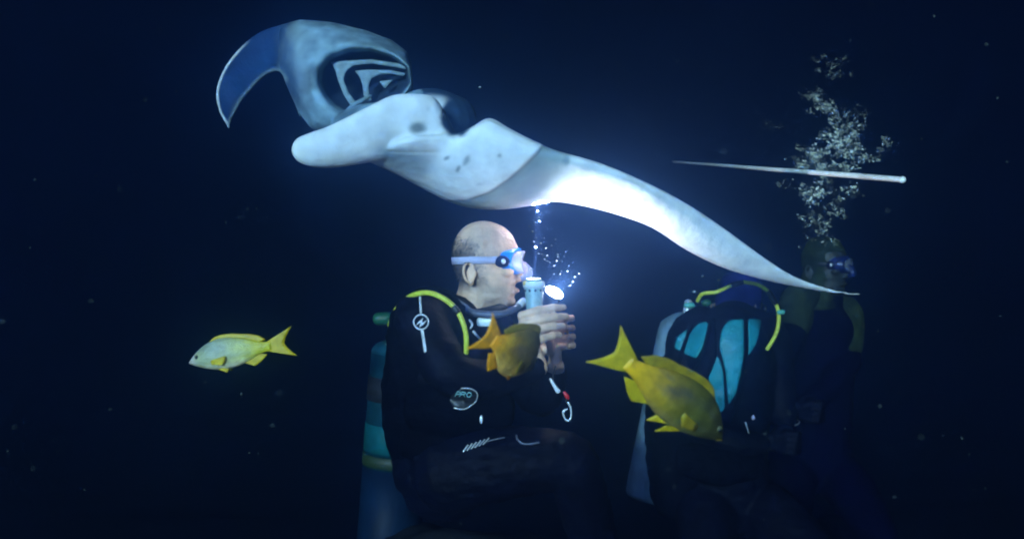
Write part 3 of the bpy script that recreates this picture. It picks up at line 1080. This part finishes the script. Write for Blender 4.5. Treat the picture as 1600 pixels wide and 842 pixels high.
# hood
g = Geo()
q = spline([tuple(float(c) for c in r) for r in HB[:12]], 2)
rings = []
for y, xb, xf, wd in q:
    xc = lerp(xb, xf, .42)
    ring = []
    for k in range(28):
        a = 2 * math.pi * k / 28
        c, s = math.cos(a), math.sin(a)
        xx = (xf - 16 if y > 380 else xf + 3)
        ring.append(hp(xc + ((xx - xc) if c > 0 else (xc - xb + 6)) * c, y - (6 if y < 360 else 0), (wd + .007) * s))
    rings.append(ring)
g.loft(rings).xf(h2)
g.chain([h2 @ hp(745, 440), h2 @ hp(740, 475), h2 @ hp(735, 505)], [.075, .075, .10], 18, 3)
hm = g.organic('hood', .005, 3)
obj('hood', hm, M['hoodnavy'], dv2)
for w_, sd in ((P(1196, 692, 2.95), 1), (P(1236, 643, 3.1), 1)):
    g = Geo()
    hand(g, w_, [w_ + R * .07 + U * (.03 - .02 * k) for k in range(4)], [[w_ + R * (.10 - .004 * k) + U * (.03 - .02 * k) - F * .01, w_ + R * .115 + U * (.03 - .02 * k) + F * .015, w_ + R * .105 + U * (.03 - .02 * k) + F * .035] for k in range(4)],
         [w_ + R * .02 + U * .02, w_ + R * .05 + U * .045 + F * .02, w_ + R * .075 + U * .05 + F * .03, w_ + R * .095 + U * .045 + F * .035], .011)
    obj('glove', g.organic('glove', .004, 3), M['neoprene'], dv2)
g = Geo()
g.chain([P(1148, 505, 3.12), P(1138, 535, 3.08), P(1133, 600, 3.10), P(1132, 690, 3.12), P(1134, 780, 3.15)], [.09, .155, .165, .15, .15], 24, 4)
g.chain([P(1100, 512, 3.1), P(1075, 530, 3.1), P(1068, 600, 3.06), P(1080, 655, 3.0), P(1150, 690, 2.95), P(1190, 692, 2.95)], [.08, .075, .06, .055, .045, .036], 18, 4)
g.chain([P(1165, 512, 3.12), P(1200, 530, 3.14), P(1216, 600, 3.13), P(1222, 650, 3.1), P(1233, 645, 3.1)], [.08, .075, .06, .05, .036], 18, 4)
for s in (-1, 1):
    hp_ = P(1135 + 35 * s, 785, 3.15)
    kn = Vector((hp_.x + .10 * s + .05, hp_.y - .30, .10))
    ft = Vector((hp_.x + .04 * s, hp_.y + .12, .08))
    g.chain([hp_, hp_.lerp(kn, .5) + Vector((0, 0, .03)), kn], [.11, .10, .075], 18, 3)
    g.chain([kn, kn.lerp(ft, .5), ft, ft + Vector((0, .12, -.01))], [.07, .065, .05, .035], 16, 3)
s2 = g.organic('wetsuit', .007, 5)
displace(s2, creases(.004, 14, 30))
T2 = bvh(s2)
obj('wetsuit', s2, M['neoprene'], dv2)
for poly in ([(1053, 543), (1058, 526), (1076, 513), (1070, 532), (1063, 549)], [(1068, 552), (1078, 521), (1090, 506), (1103, 501.5), (1108, 508), (1106, 522), (1103, 533), (1088, 560)],
             [(1124, 541), (1126, 521), (1131, 509), (1140, 500), (1162, 498), (1162, 553), (1157, 585), (1150, 614), (1138, 633), (1134, 581)],
             [(1169, 498), (1190, 499), (1186, 520), (1181, 538), (1169, 556)], [(1107, 590), (1111, 568), (1118, 553), (1126, 565), (1130, 581), (1133, 638), (1122, 648), (1112, 620)]):
    rp = []
    k_ = len(poly)
    for i in range(k_):                                            # round the corners
        a, b, c = Vector(poly[i - 1]), Vector(poly[i]), Vector(poly[(i + 1) % k_])
        l_ = min(4, (a - b).length * .3, (c - b).length * .3)
        p0, p1 = b + (a - b).normalized() * l_, b + (c - b).normalized() * l_
        rp += [tuple(p0), tuple((p0 + b * 2 + p1) / 4), tuple(p1)]
    obj('chest_panel', patch(rp, T2, .004, .005, 4, 3.0), M['teal'], dv2)
for pts in ([(1110, 505), (1100, 545), (1085, 575)], [(1114, 500), (1117, 545), (1116, 560), (1104, 590)], [(1165, 497), (1166, 560), (1154, 620), (1143, 660)], [(1080, 508), (1066, 548), (1056, 580)]):
    g = Geo()
    surf_tube(g, pts, T2, .007, .004, 5, fallback=3.0)
    obj('harness_strap', g, M['vest'], dv2)
HP2 = [(1090, 470, 2.98), (1098, 459, 2.95), (1120, 456, 2.93), (1144, 445, 2.925), (1160, 441, 2.92), (1182, 444, 2.92), (1200, 455, 2.93), (1212, 474, 2.94), (1217, 494, 2.94), (1213, 520, 2.94), (1199, 545, 2.93)]
obj('regulator_hose', Geo().chain([P(*p) for p in HP2], [.0065] * len(HP2), 12, 5), M['yellow'], dv2)
for i, j in ((3, 4), (6, 7)):
    a, b = P(*HP2[i]), P(*HP2[j])
    obj('hose_sleeve', Geo().tube([a.lerp(b, .05), a.lerp(b, .5) - F * .002, a.lerp(b, .95)], .0088, 12), M['rubber'], dv2)
obj('hose_fitting', Geo().tube([P(1217, 488, 2.935), P(1223, 487.5, 2.935)], .008, 10), M['aqua'], dv2)
obj('buckle', Geo().ell(P(1177, 652, 2.90), (.006, .008, .004)), M['strap'], dv2)
obj('buckle', Geo().chain([P(1165, 660, 2.92), P(1170, 676, 2.92)], [.003, .002], 8, 3), M['steel'], dv2)
g = Geo()
g.chain([P(1090, 540, 3.18), P(1068, 600, 3.18), P(1062, 680, 3.16), P(1068, 770, 3.16)], [.08, .115, .125, .12], 20, 4)
g.chain([P(1078, 720, 3.0), P(1120, 725, 2.96), P(1170, 722, 2.98)], [.06, .07, .06], 18, 4)
v2 = g.organic('buoyancy_vest', .006, 4)
displace(v2, creases(.005, 12, 26, 2))
obj('buoyancy_vest', v2, M['vest'], dv2)
# tank of that diver
A2, B2 = P(1071, 498, 3.24), P(1016, 770, 3.24)
a2 = (A2 - B2).normalized()
tk2 = thing('scuba_tank', B2 - a2 * .03, 'pale blue scuba tank leaning behind the diver with teal panels', 'scuba tank')
L3 = (A2 - B2).length
obj('cylinder', cyl_profile(B2, a2, [(-.02, .08), (-.01, .088), (0, .090), (L3 - .06, .090), (L3 - .03, .086), (L3 - .01, .07), (L3 + .01, .045), (L3 + .02, .025)]), M['tankpale'], tk2)
obj('strap_band', cyl_profile(B2, a2, [(L3 - .24, .0905), (L3 - .239, .0945), (L3 - .2, .0945), (L3 - .199, .0905)]), M['rubber'], tk2)
obj('valve', Geo().tube([A2 + a2 * .015, A2 + a2 * .06], .015, 12), M['steel'], tk2)
obj('valve_knob', Geo().ell(P(1077, 477, 3.1), (.021, .011, .015)), M['aqua'], tk2)
obj('valve_knob', Geo().ell(P(1104, 473, 3.02), (.018, .013, .013)), M['greenknob'], tk2)

# ------------------------------------------------------------------ diver under the bubbles
d3b = P(1270, 720, 3.8)
dv3 = person(Vector((d3b.x, d3b.y, 0)), 'shadowy diver in a navy suit with olive hood and sleeves under the bubble plume')
h3 = basis(P(1290, 418, 3.75), (R * .8 - F * .6), U)
g = Geo()
b0 = head_geo(g)
g.xf(h3, b0)
g.chain([P(1288, 440, 3.77), P(1283, 480, 3.8), P(1275, 600, 3.8), P(1270, 700, 3.8)], [.06, .08, .1, .1], 14, 3)
b3 = g.organic('body', .0045, 3)
paint(b3, lambda p, n: Vector((.022, .026, .016)))  # skin colour darkened for the dim light on this diver
obj('body', b3, M['skin'], dv3)
dive_mask(dv3, h3, mat('mask_blue_dim', (.002, .010, .10), .7, var=.15), M['rubber'], mat('mask_clear_dim', (.01, .025, .12), .4, alpha=.8))  # mask colours carry the same dimness, darker than the near mask
g = Geo()
rings = []
for y, xb, xf, wd in q:
    xc = lerp(xb, xf, .42)
    ring = []
    for k in range(28):
        a = 2 * math.pi * k / 28
        c, s = math.cos(a), math.sin(a)
        xx = (xf - 16 if y > 380 else xf + 3)
        ring.append(hp(xc + ((xx - xc) if c > 0 else (xc - xb + 6)) * c, y - (6 if y < 360 else 0), (wd + .007) * s))
    rings.append(ring)
g.loft(rings).xf(h3)
g.chain([h3 @ hp(745, 440), h3 @ hp(740, 475), h3 @ hp(735, 505)], [.075, .075, .10], 18, 3)
obj('hood', g.organic('hood', .005, 3), M['olive'], dv3)
g = Geo()
g.chain([P(1283, 475, 3.8), P(1278, 510, 3.8), P(1272, 600, 3.8), P(1270, 720, 3.8)], [.10, .16, .16, .15], 24, 4)
g.chain([P(1238, 520, 3.62), P(1215, 560, 3.5), P(1190, 630, 3.42)], [.062, .06, .04], 16, 4)
g.chain([P(1325, 560, 3.7), P(1290, 610, 3.55), P(1240, 640, 3.45)], [.06, .05, .04], 16, 4)
for s in (-1, 1):
    hp_ = P(1270 + 30 * s, 735, 3.8)
    kn = Vector((hp_.x + .10 * s - .05, hp_.y - .34, .10))
    ft = Vector((hp_.x + .04 * s, hp_.y + .12, .08))
    g.chain([hp_, hp_.lerp(kn, .5) + Vector((0, 0, .03)), kn], [.11, .10, .075], 18, 3)
    g.chain([kn, kn.lerp(ft, .5), ft, ft + Vector((0, .12, -.01))], [.07, .065, .05, .035], 16, 3)
obj('wetsuit', g.organic('wetsuit', .007, 5), M['navy'], dv3)
obj('sleeve', Geo().chain([P(1262, 462, 3.74), P(1246, 470, 3.68), P(1243, 500, 3.64), P(1239, 516, 3.62)], [.06, .07, .07, .06], 18, 4).organic('sleeve', .006, 3), M['olive'], dv3)
obj('sleeve', Geo().chain([P(1305, 482, 3.80), P(1322, 490, 3.78), P(1326, 530, 3.74), P(1322, 555, 3.70)], [.06, .07, .062, .055], 18, 4).organic('sleeve', .006, 3), M['olive'], dv3)
obj('glove', Geo().ell(P(1188, 640, 3.40), (.035, .045, .03)).tube([P(1188, 640, 3.39), P(1200, 660, 3.38)], .011).tube([P(1184, 645, 3.39), P(1190, 665, 3.38)], .011).tube([P(1178, 645, 3.39), P(1180, 664, 3.38)], .011).organic('glove', .004, 2), M['neoprene'], dv3)
obj('gauge', Geo().tube([P(1226, 625, 3.42), P(1224, 652, 3.42)], .014, 12), M['tankcap'], dv3)
obj('gauge_ring', Geo().tube([P(1240 + 9 * math.cos(t), 659 + 5 * math.sin(t), 3.4 - .02 * math.sin(t)) for t in [2 * math.pi * k / 20 for k in range(21)]], .0022, 8), M['steel'], dv3)

# ------------------------------------------------------------------ pole
a, b = P(1052, 253, 3.9), P(1410, 281, 1.95)
pl = thing('pole', b, 'long thin white pole crossing in front of the bubble plume', 'pole')
m_ = P(1345, 275.5, 2.14)
obj('shaft', Geo().tube([a, a.lerp(m_, .5), m_], [.0028, .0058, .0068], 16), M['pole'], pl)
obj('tip_section', Geo().tube([m_ + (b - m_) * .02, b], [.0069, .0062], 16), M['pole'], pl)
obj('end_cap', Geo().ell(b, (.0076, .0076, .0076)), M['pole'], pl)

# ------------------------------------------------------------------ snappers
UP = [(0, .004), (.02, .024), (.06, .058), (.12, .100), (.2, .142), (.3, .168), (.4, .170), (.5, .155), (.6, .125), (.68, .090), (.75, .060), (.8, .048), (.84, .047)]
LO = [(0, -.012), (.02, -.026), (.06, -.046), (.12, -.074), (.2, -.104), (.3, -.128), (.4, -.134), (.5, -.126), (.6, -.098), (.68, -.070), (.75, -.050), (.8, -.044), (.84, -.044)]
WD = [(0, .006), (.02, .018), (.06, .034), (.12, .050), (.2, .062), (.3, .066), (.4, .063), (.5, .055), (.6, .043), (.68, .031), (.75, .020), (.8, .013), (.84, .008)]
UP, LO, WD = (spline(t, 4) for t in (UP, LO, WD))


def snapper(nose, tail, up, label, tone, fins, bend=0.0, girth=1.0, curl=0.0, spread=1.0, tl=1.0, df=1.0, pf=1.0):
    L = (tail - nose).length
    x_ = (tail - nose).normalized()
    y_ = up.cross(x_).normalized()
    z_ = x_.cross(y_)
    mx = Matrix(((x_.x, y_.x, z_.x, nose.x), (x_.y, y_.y, z_.y, nose.y), (x_.z, y_.z, z_.z, nose.z), (0, 0, 0, 1)))

    def pt(u, v, t):
        v += bend * max(0, u - .35) ** 2
        if u > .55 and curl:
            an = math.radians(curl) * smooth(.55, .85, u)
            u, v = .55 + (u - .55) * math.cos(an) - v * math.sin(an), (u - .55) * math.sin(an) + v * math.cos(an)
        return mx @ Vector((u * L, v * L, t * L * girth))
    c = nose.lerp(tail, .4)
    f = thing('snapper', c, label, 'fish', 'yellow snappers round the divers')
    g = Geo()
    rings = []
    NS = 44
    for i in range(NS):
        u = .84 * (i / (NS - 1)) ** 1.25
        a, b, wd = table(UP, u), table(LO, u), table(WD, u)
        zc, hz = (a + b) / 2, (a - b) / 2
        ring = []
        for k in range(26):
            t = 2 * math.pi * k / 26
            s, cc = math.sin(t), math.cos(t)
            ww = wd * math.copysign(abs(cc) ** .9, cc) * (1 - .25 * max(0, s))
            # gill cover lifts a little off the body, jaw line cuts in
            gc = .0022 * (smooth(.235, .245, u) * -1 + smooth(.1, .235, u)) * (1 if abs(s) < .8 else 0)
            ring.append(pt(u, ww + math.copysign(gc, cc), zc + hz * s))
        rings.append(ring)
    g.loft(rings)
    me = g.mesh('body')
    iv = mx.inverted()
    paint(me, lambda p, n: tone((iv @ p).x / L, (iv @ p).z / L / girth, noise.fractal(p * 45, 1, 2, 3)))
    bo = obj('body', me, M['fishA'], f)
    obj('mouth', Geo().tube([pt(.0, .010, -.008), pt(.02, .0165, -.016), pt(.05, .031, -.026)], .003 * L, 6).tube([pt(.0, -.010, -.008), pt(.02, -.0165, -.016), pt(.05, -.031, -.026)], .003 * L, 6), M['finolive'], f)
    for s in (-1, 1):
        eo = obj('eye', Geo().ell(pt(.105, .040 * s, .036), (.021 * L, .021 * L, .012 * L), (x_, z_, y_)), M['fisheye'], f)
        obj('pupil', Geo().ell(pt(.105, .0475 * s, .036), (.0135 * L, .0135 * L, .007 * L), (x_, z_, y_)), M['eye'], eo)

    def fin(name, base, tip, n, m, th=.006, side=None):
        """rays from base(s) to tip(s); every other ray stands proud"""
        g = Geo()
        top, bot = [], []
        nn = side or Vector((0, 1, 0))
        for i in range(n + 1):
            s = i / n
            b_, t_ = Vector(base(s)), Vector(tip(s))
            for j in range(m + 1):
                k = j / m
                q_ = b_.lerp(t_, k)
                h = th * (1 - .8 * k) * (1 if i % 2 == 0 else .35)
                top.append(pt(*(q_ + nn * h)))
                bot.append(pt(*(q_ - nn * h)))
        g.v = top + bot
        o_ = len(top)
        w1 = m + 1
        for i in range(n):
            for j in range(m):
                a = i * w1 + j
                g.f.append((a, a + w1, a + w1 + 1, a + 1))
                g.f.append((a + o_, a + 1 + o_, a + w1 + 1 + o_, a + w1 + o_))
        for i in range(n):
            for j in (0, m):
                a, b_ = i * w1 + j, (i + 1) * w1 + j
                g.f.append((a, b_, b_ + o_, a + o_))
        for i in (0, n):
            for j in range(m):
                a = i * w1 + j
                g.f.append((a, a + 1, a + 1 + o_, a + o_))
        obj(name, g, fins[name], f)
    fin('caudal_fin', lambda s: (.80, 0, lerp(.046, -.043, s)), lambda s: (.80 + (.165 + .10 * abs(2 * s - 1) ** 1.4) * tl, 0, lerp(.148, -.148, s) * spread), 22, 5, .008)
    hD = [(0, .01), (.1, .045), (.25, .052), (.5, .042), (.62, .040), (.75, .055), (.9, .055), (1, .012)]
    fin('dorsal_fin', lambda s: (lerp(.22, .74, s), 0, table(UP, lerp(.22, .74, s)) - .006), lambda s: (lerp(.24, .80, s), 0, table(UP, lerp(.22, .74, s)) + table(hD, s) * df), 26, 4)
    hA = [(0, .02), (.25, .058), (.6, .048), (1, .015)]
    fin('anal_fin', lambda s: (lerp(.55, .72, s), 0, table(LO, lerp(.55, .72, s)) + .006), lambda s: (lerp(.60, .79, s), 0, table(LO, lerp(.55, .72, s)) - table(hA, s)), 14, 4)
    for sd in (-1, 1):
        fin('pelvic_fin', lambda s: (lerp(.29, .34, s), .028 * sd, table(LO, .31) + .012), lambda s: (lerp(lerp(.33, .44, pf), .41, s), .05 * sd, table(LO, .31) - lerp(.075, .005, s) * pf), 8, 4, .004)
        fin('pectoral_fin', lambda s: (.25, .062 * sd, lerp(-.02, -.06, s)), lambda s: (lerp(.43, .38, s) - .02 * (2 * s - 1) ** 2, .085 * sd, lerp(-.005, -.085, s)), 10, 4, .003)
    return f


def tone_pale(u, z, n):
    c = Vector((.30, .40, .26)).lerp(Vector((.42, .50, .12)), smooth(.25, .6, u))
    c = c.lerp(Vector((.40, .42, .46)), .8 * (1 - smooth(.02, .14, u)))
    c = c.lerp(Vector((.56, .60, .48)), .7 * (1 - smooth(-.11, -.03, z)) * (1 - smooth(.55, .7, u)))
    c = c.lerp(Vector((.22, .32, .30)), .6 * smooth(.04, .13, z) * (1 - smooth(.35, .6, u)))
    c = c.lerp(Vector((.44, .46, .01)), smooth(.55, .78, u))
    for zz in (-.03, .012, .05, .085):
        c = c.lerp(Vector((.20, .30, .38)), .35 * math.exp(-((z - zz - .02 * u) / .009) ** 2) * smooth(.12, .25, u) * (1 - smooth(.55, .7, u)))
    c = Vector((c.x * 1.25, c.y, c.z * .85))
    return c * (1 + .25 * n)


def tone_olive(u, z, n):
    c = Vector((.10, .115, .022)).lerp(Vector((.34, .31, .012)), smooth(.3, .7, u))
    c = c.lerp(Vector((.30, .28, .10)), .75 * (1 - smooth(-.12, -.05, z)))
    c = c.lerp(Vector((.10, .11, .03)), .6 * smooth(.02, .12, z) * (1 - smooth(.65, .8, u)))
    c = c.lerp(Vector((.05, .055, .035)), .75 * (1 - smooth(.0, .3, u)))
    c = c.lerp(Vector((.46, .40, .01)), smooth(.62, .8, u) * (1 - .3 * smooth(.0, .05, z)))
    for zz in (-.045, -.01, .03, .07):
        c = c.lerp(Vector((.06, .08, .12)), .75 * math.exp(-((z - zz - .03 * u) / .008) ** 2) * smooth(.15, .3, u) * (1 - smooth(.55, .72, u)))
    c = Vector((c.x * lerp(1.15, 1.6, smooth(.3, .7, u)), c.y, c.z * .8))
    return c * (lerp(.62, 1.1, smooth(.2, .75, u)) + .35 * n)


def tone_amber(u, z, n):
    c = Vector((.12, .14, .03)).lerp(Vector((.34, .30, .012)), smooth(.35, .75, u))
    c = c.lerp(Vector((.34, .33, .10)), .85 * (1 - smooth(-.08, -.02, z)))
    c = c.lerp(Vector((.09, .12, .05)), .7 * smooth(.03, .12, z) * (1 - smooth(.6, .8, u)))
    c = c.lerp(Vector((.5, .33, .01)), smooth(.66, .82, u))
    for zz in (-.03, .01, .05):
        c = c.lerp(Vector((.06, .07, .09)), .7 * math.exp(-((z - zz) / .008) ** 2) * smooth(.15, .3, u) * (1 - smooth(.55, .72, u)))
    c = Vector((c.x * 1.75, c.y, c.z * .7))
    return c * (1.2 + .5 * n)


fy = dict(caudal_fin=M['fin'], dorsal_fin=M['fin'], anal_fin=M['fin'], pelvic_fin=M['fin'], pectoral_fin=M['fin'])
fo = dict(caudal_fin=M['fin'], dorsal_fin=M['finolive'], anal_fin=M['fin'], pelvic_fin=M['fin'], pectoral_fin=M['finolive'])
fa = dict(caudal_fin=M['finamber'], dorsal_fin=M['finolive'], anal_fin=M['finamber'], pelvic_fin=M['finamber'], pectoral_fin=M['finolive'])
snapper(P(296, 566, 2.02), P(446, 536, 1.99), U + R * .12 - F * .05, 'small pale green snapper with a yellow tail swimming to the left alone', tone_pale, fy, .15, df=.6, pf=.5)
snapper(P(1128, 684, 1.74), P(948, 541, 1.55), U * .75 + R * .60 - F * .15, 'large olive yellow snapper diving nose down before the teal panelled diver', tone_olive, fo, .0, .88, 0, .92, .86, df=.8)
snapper(P(833, 572, 1.66), P(764, 527, 1.50), U * .85 + R * .50 - F * .10, 'amber tailed snapper turned away below the torch hand of the bald diver', tone_amber, fa, -.1, 1.72, -4, .78, df=.7, pf=.1)

# ------------------------------------------------------------------ bubbles
bm = bmesh.new()
bmesh.ops.create_icosphere(bm, subdivisions=2, radius=1)
for v in bm.verts:
    if v.co.z < 0:
        v.co.z *= .55
bub = bpy.data.meshes.new('bubble')
bm.to_mesh(bub)
bm.free()
bub.polygons.foreach_set('use_smooth', [True] * len(bub.polygons))
bub.materials.append(M['bubble'])
rb = random.Random(3)
LIST = [(842, 340, 3), (836, 348, 3), (843, 346, 2.5), (832, 362, 2.5), (827, 354, 2), (838, 372, 2), (837, 386, 3), (845, 380, 2.5), (853, 388, 3), (841, 396, 2.5), (855, 400, 3), (851, 405, 2.5), (859, 410, 2),
        (831, 421, 3.5), (856, 408, 2), (873, 402, 2.5), (870, 408, 3), (878, 408, 2), (882, 401, 2), (866, 415, 2.5), (872, 398, 2), (889, 416, 2), (887, 423, 2), (875, 429, 3), (899, 433, 3), (895, 440, 3), (877, 424, 2),
        (880, 452, 3), (861, 447, 2), (848, 398, 2), (850, 372, 2), (862, 384, 2), (840, 330, 2), (846, 333, 1.8), (834, 378, 2), (868, 374, 1.8), (884, 394, 1.8), (905, 428, 1.8), (891, 446, 2), (866, 428, 1.8)]
for i, (x, y, r) in enumerate(LIST):
    d = 2.30 + rb.uniform(-.06, .10)
    o = bpy.data.objects.new('bubble', bub)
    COL.objects.link(o)
    o.location = P(x, y, d)
    s = r * .50 / FOC * d
    o.scale = (s * rb.uniform(.9, 1.3), s, s * rb.uniform(.7, 1.2))
    o.rotation_euler = (rb.uniform(-.5, .5), rb.uniform(-.5, .5), 0)
    o['label'], o['category'], o['group'] = 'tiny bright bubble rising above the lit torches', 'bubble', 'bubbles above the torches'
for x, y, r, lab in ((1085, 456, 5, 'bright bubble at the left end of the yellow hose of the panelled diver'), (1098, 432, 4, 'silver bubble just under the wing left of the panelled diver'), (1123, 438, 4, 'silver bubble under the wing above the yellow hose end'),
                     (750, 137, 4, 'faint bubble drifting above the eye of the manta ray'), (1292, 452, 3, 'dim bubble under the tip of the white wing')):
    o = bpy.data.objects.new('bubble', bub)
    COL.objects.link(o)
    d = 2.9 if x > 1000 else 2.5
    o.location = P(x, y, d)
    s = r * .6 / FOC * d
    o.scale = (s, s, s * .8)
    o['label'], o['category'] = lab, 'bubble'

# plume of a breath: a froth of thousands
bm = bmesh.new()
bmesh.ops.create_icosphere(bm, subdivisions=1, radius=1)
iv_ = [v.co.copy() for v in bm.verts]
if_ = [tuple(v.index for v in f.verts) for f in bm.faces]
bm.free()
bm = bmesh.new()
bmesh.ops.create_icosphere(bm, subdivisions=2, radius=1)
ic2v = [v.co.copy() for v in bm.verts]
ic2f = [tuple(v.index for v in f.verts) for f in bm.faces]
bm.free()
CL = [(1290, 96, 30, 12, 120, .5), (1302, 110, 26, 14, 90, .5), (1272, 150, 12, 9, 130, .8), (1286, 166, 16, 8, 140, .8), (1306, 176, 22, 8, 170, .8), (1312, 196, 26, 14, 200, .8), (1306, 214, 22, 12, 220, 1),
      (1324, 222, 22, 12, 240, 1.1), (1340, 206, 16, 16, 90, .6), (1312, 236, 34, 9, 260, 1), (1262, 244, 16, 10, 240, 1.1), (1282, 258, 30, 9, 260, 1), (1252, 262, 14, 8, 80, .8), (1350, 246, 18, 6, 120, .9), (1385, 218, 6, 8, 26, .9), (1382, 231, 9, 7, 30, .8),
      (1320, 262, 26, 8, 140, .8), (1240, 288, 16, 8, 70, .8), (1276, 308, 18, 9, 260, 1.3), (1322, 298, 16, 6, 110, 1), (1312, 318, 24, 14, 150, .7), (1290, 290, 34, 9, 120, .8), (1267, 346, 11, 9, 120, 1), (1286, 356, 10, 13, 130, 1), (1275, 374, 24, 14, 90, .6), (1302, 376, 12, 10, 60, .7), (1300, 336, 18, 10, 60, .7),
      (1205, 195, 10, 20, 18, .4)]
OCT = [Vector(v) for v in ((1, 0, 0), (-1, 0, 0), (0, 1, 0), (0, -1, 0), (0, 0, 1), (0, 0, -1))]
OCF = [(0, 2, 4), (2, 1, 4), (1, 3, 4), (3, 0, 4), (2, 0, 5), (1, 2, 5), (3, 1, 5), (0, 3, 5)]
g = Geo()


def blob(c, s, vv, ff):
    rot = Matrix.Rotation(rb.uniform(-.9, .9), 3, 'Y') @ Matrix.Rotation(rb.uniform(-.9, .9), 3, 'X')
    sc = Vector((s * rb.uniform(.9, 2.0), s, s * rb.uniform(.45, .8)))
    b = len(g.v)
    g.v += [c + rot @ Vector((v.x * sc.x, v.y * sc.y, v.z * sc.z)) for v in vv]
    g.f += [tuple(i + b for i in f) for f in ff]


for cx, cy, rx, ry, n, sz in CL:
    for q_ in range(max(3, n // 16)):
        ox, oy = cx + rb.gauss(0, .62) * rx, cy + rb.gauss(0, .62) * ry
        lr = rb.uniform(1.2, 8)
        a0, turn = rb.uniform(0, 6.28), rb.uniform(1.2, 4.5)
        dens = rb.uniform(.3, 1.5)
        puff = rb.random() < .45
        for k in range(int(50 * dens * lr / 7)):            # a curl or puff of mist round each rising cap
            if puff:
                x, y = ox + rb.gauss(0, .75) * lr, oy + rb.gauss(0, .55) * lr
            else:
                t = rb.random()
                r_ = lr * (.55 + .5 * t) + rb.gauss(0, .34) * lr
                a_ = a0 + turn * t
                x, y = ox + 1.15 * r_ * math.cos(a_), oy + .75 * r_ * math.sin(a_)
            blob(P(x, y, 3.10 + rb.gauss(0, .03)), sz * rb.uniform(.0004, .0012), OCT, OCF)
        for k in range(int(rb.uniform(2, 15) * dens)):
            x, y = ox + rb.gauss(0, 1.1) * lr, oy + rb.gauss(0, .9) * lr
            blob(P(x, y, 3.08 + rb.gauss(0, .03)), sz * rb.uniform(.0008, .0022) * (1.9 if rb.random() < .14 else 1), ic2v, ic2f)
obj('bubble_plume', g, M['froth'], kind='stuff', label='pale cloud of fine bubbles rising above the far divers', category='bubbles')

# drifting specks
g = Geo()
for k in range(260):
    x, y, d = rb.uniform(-20, 1620), rb.uniform(-20, 860), rb.uniform(.9, 4.5)
    s = rb.uniform(.0004, .0013) * (d / 2.4) ** .5
    c = P(x, y, d)
    b = len(g.v)
    g.v += [c + v * s * rb.uniform(.6, 1.4) for v in iv_]
    g.f += [tuple(i + b for i in f) for f in if_]
for k in range(1500):
    c = P(rb.uniform(-20, 1620), rb.uniform(-20, 860), rb.uniform(.7, 3.2))
    blob(c, (c - CP).length * rb.uniform(.00010, .00022), OCT, OCF)
obj('plankton', g, M['speck'], kind='stuff', label='fine pale specks of plankton drifting through the dark water', category='plankton')

# ------------------------------------------------------------------ the water itself
bm = bmesh.new()
bmesh.ops.create_cube(bm, size=1)
for v in bm.verts:
    v.co = Vector((v.co.x * 31, 12.2 + v.co.y * 27, 1.6 + v.co.z * 5.6))
me = bpy.data.meshes.new('haze')
bm.to_mesh(me)
bm.free()
hm_ = bpy.data.materials.new('sea_haze')
hm_.use_nodes = True
nt = hm_.node_tree
nt.nodes.clear()
out = nt.nodes.new('ShaderNodeOutputMaterial')
pv = nt.nodes.new('ShaderNodeVolumePrincipled')
pv.inputs['Color'].default_value = (.17, .38, .95, 1)
pv.inputs['Density'].default_value = .155
pv.inputs['Anisotropy'].default_value = 0.90
nt.links.new(pv.outputs[0], out.inputs['Volume'])
hz = obj('haze', me, hm_, keep=True, smooth_=False, kind='stuff')
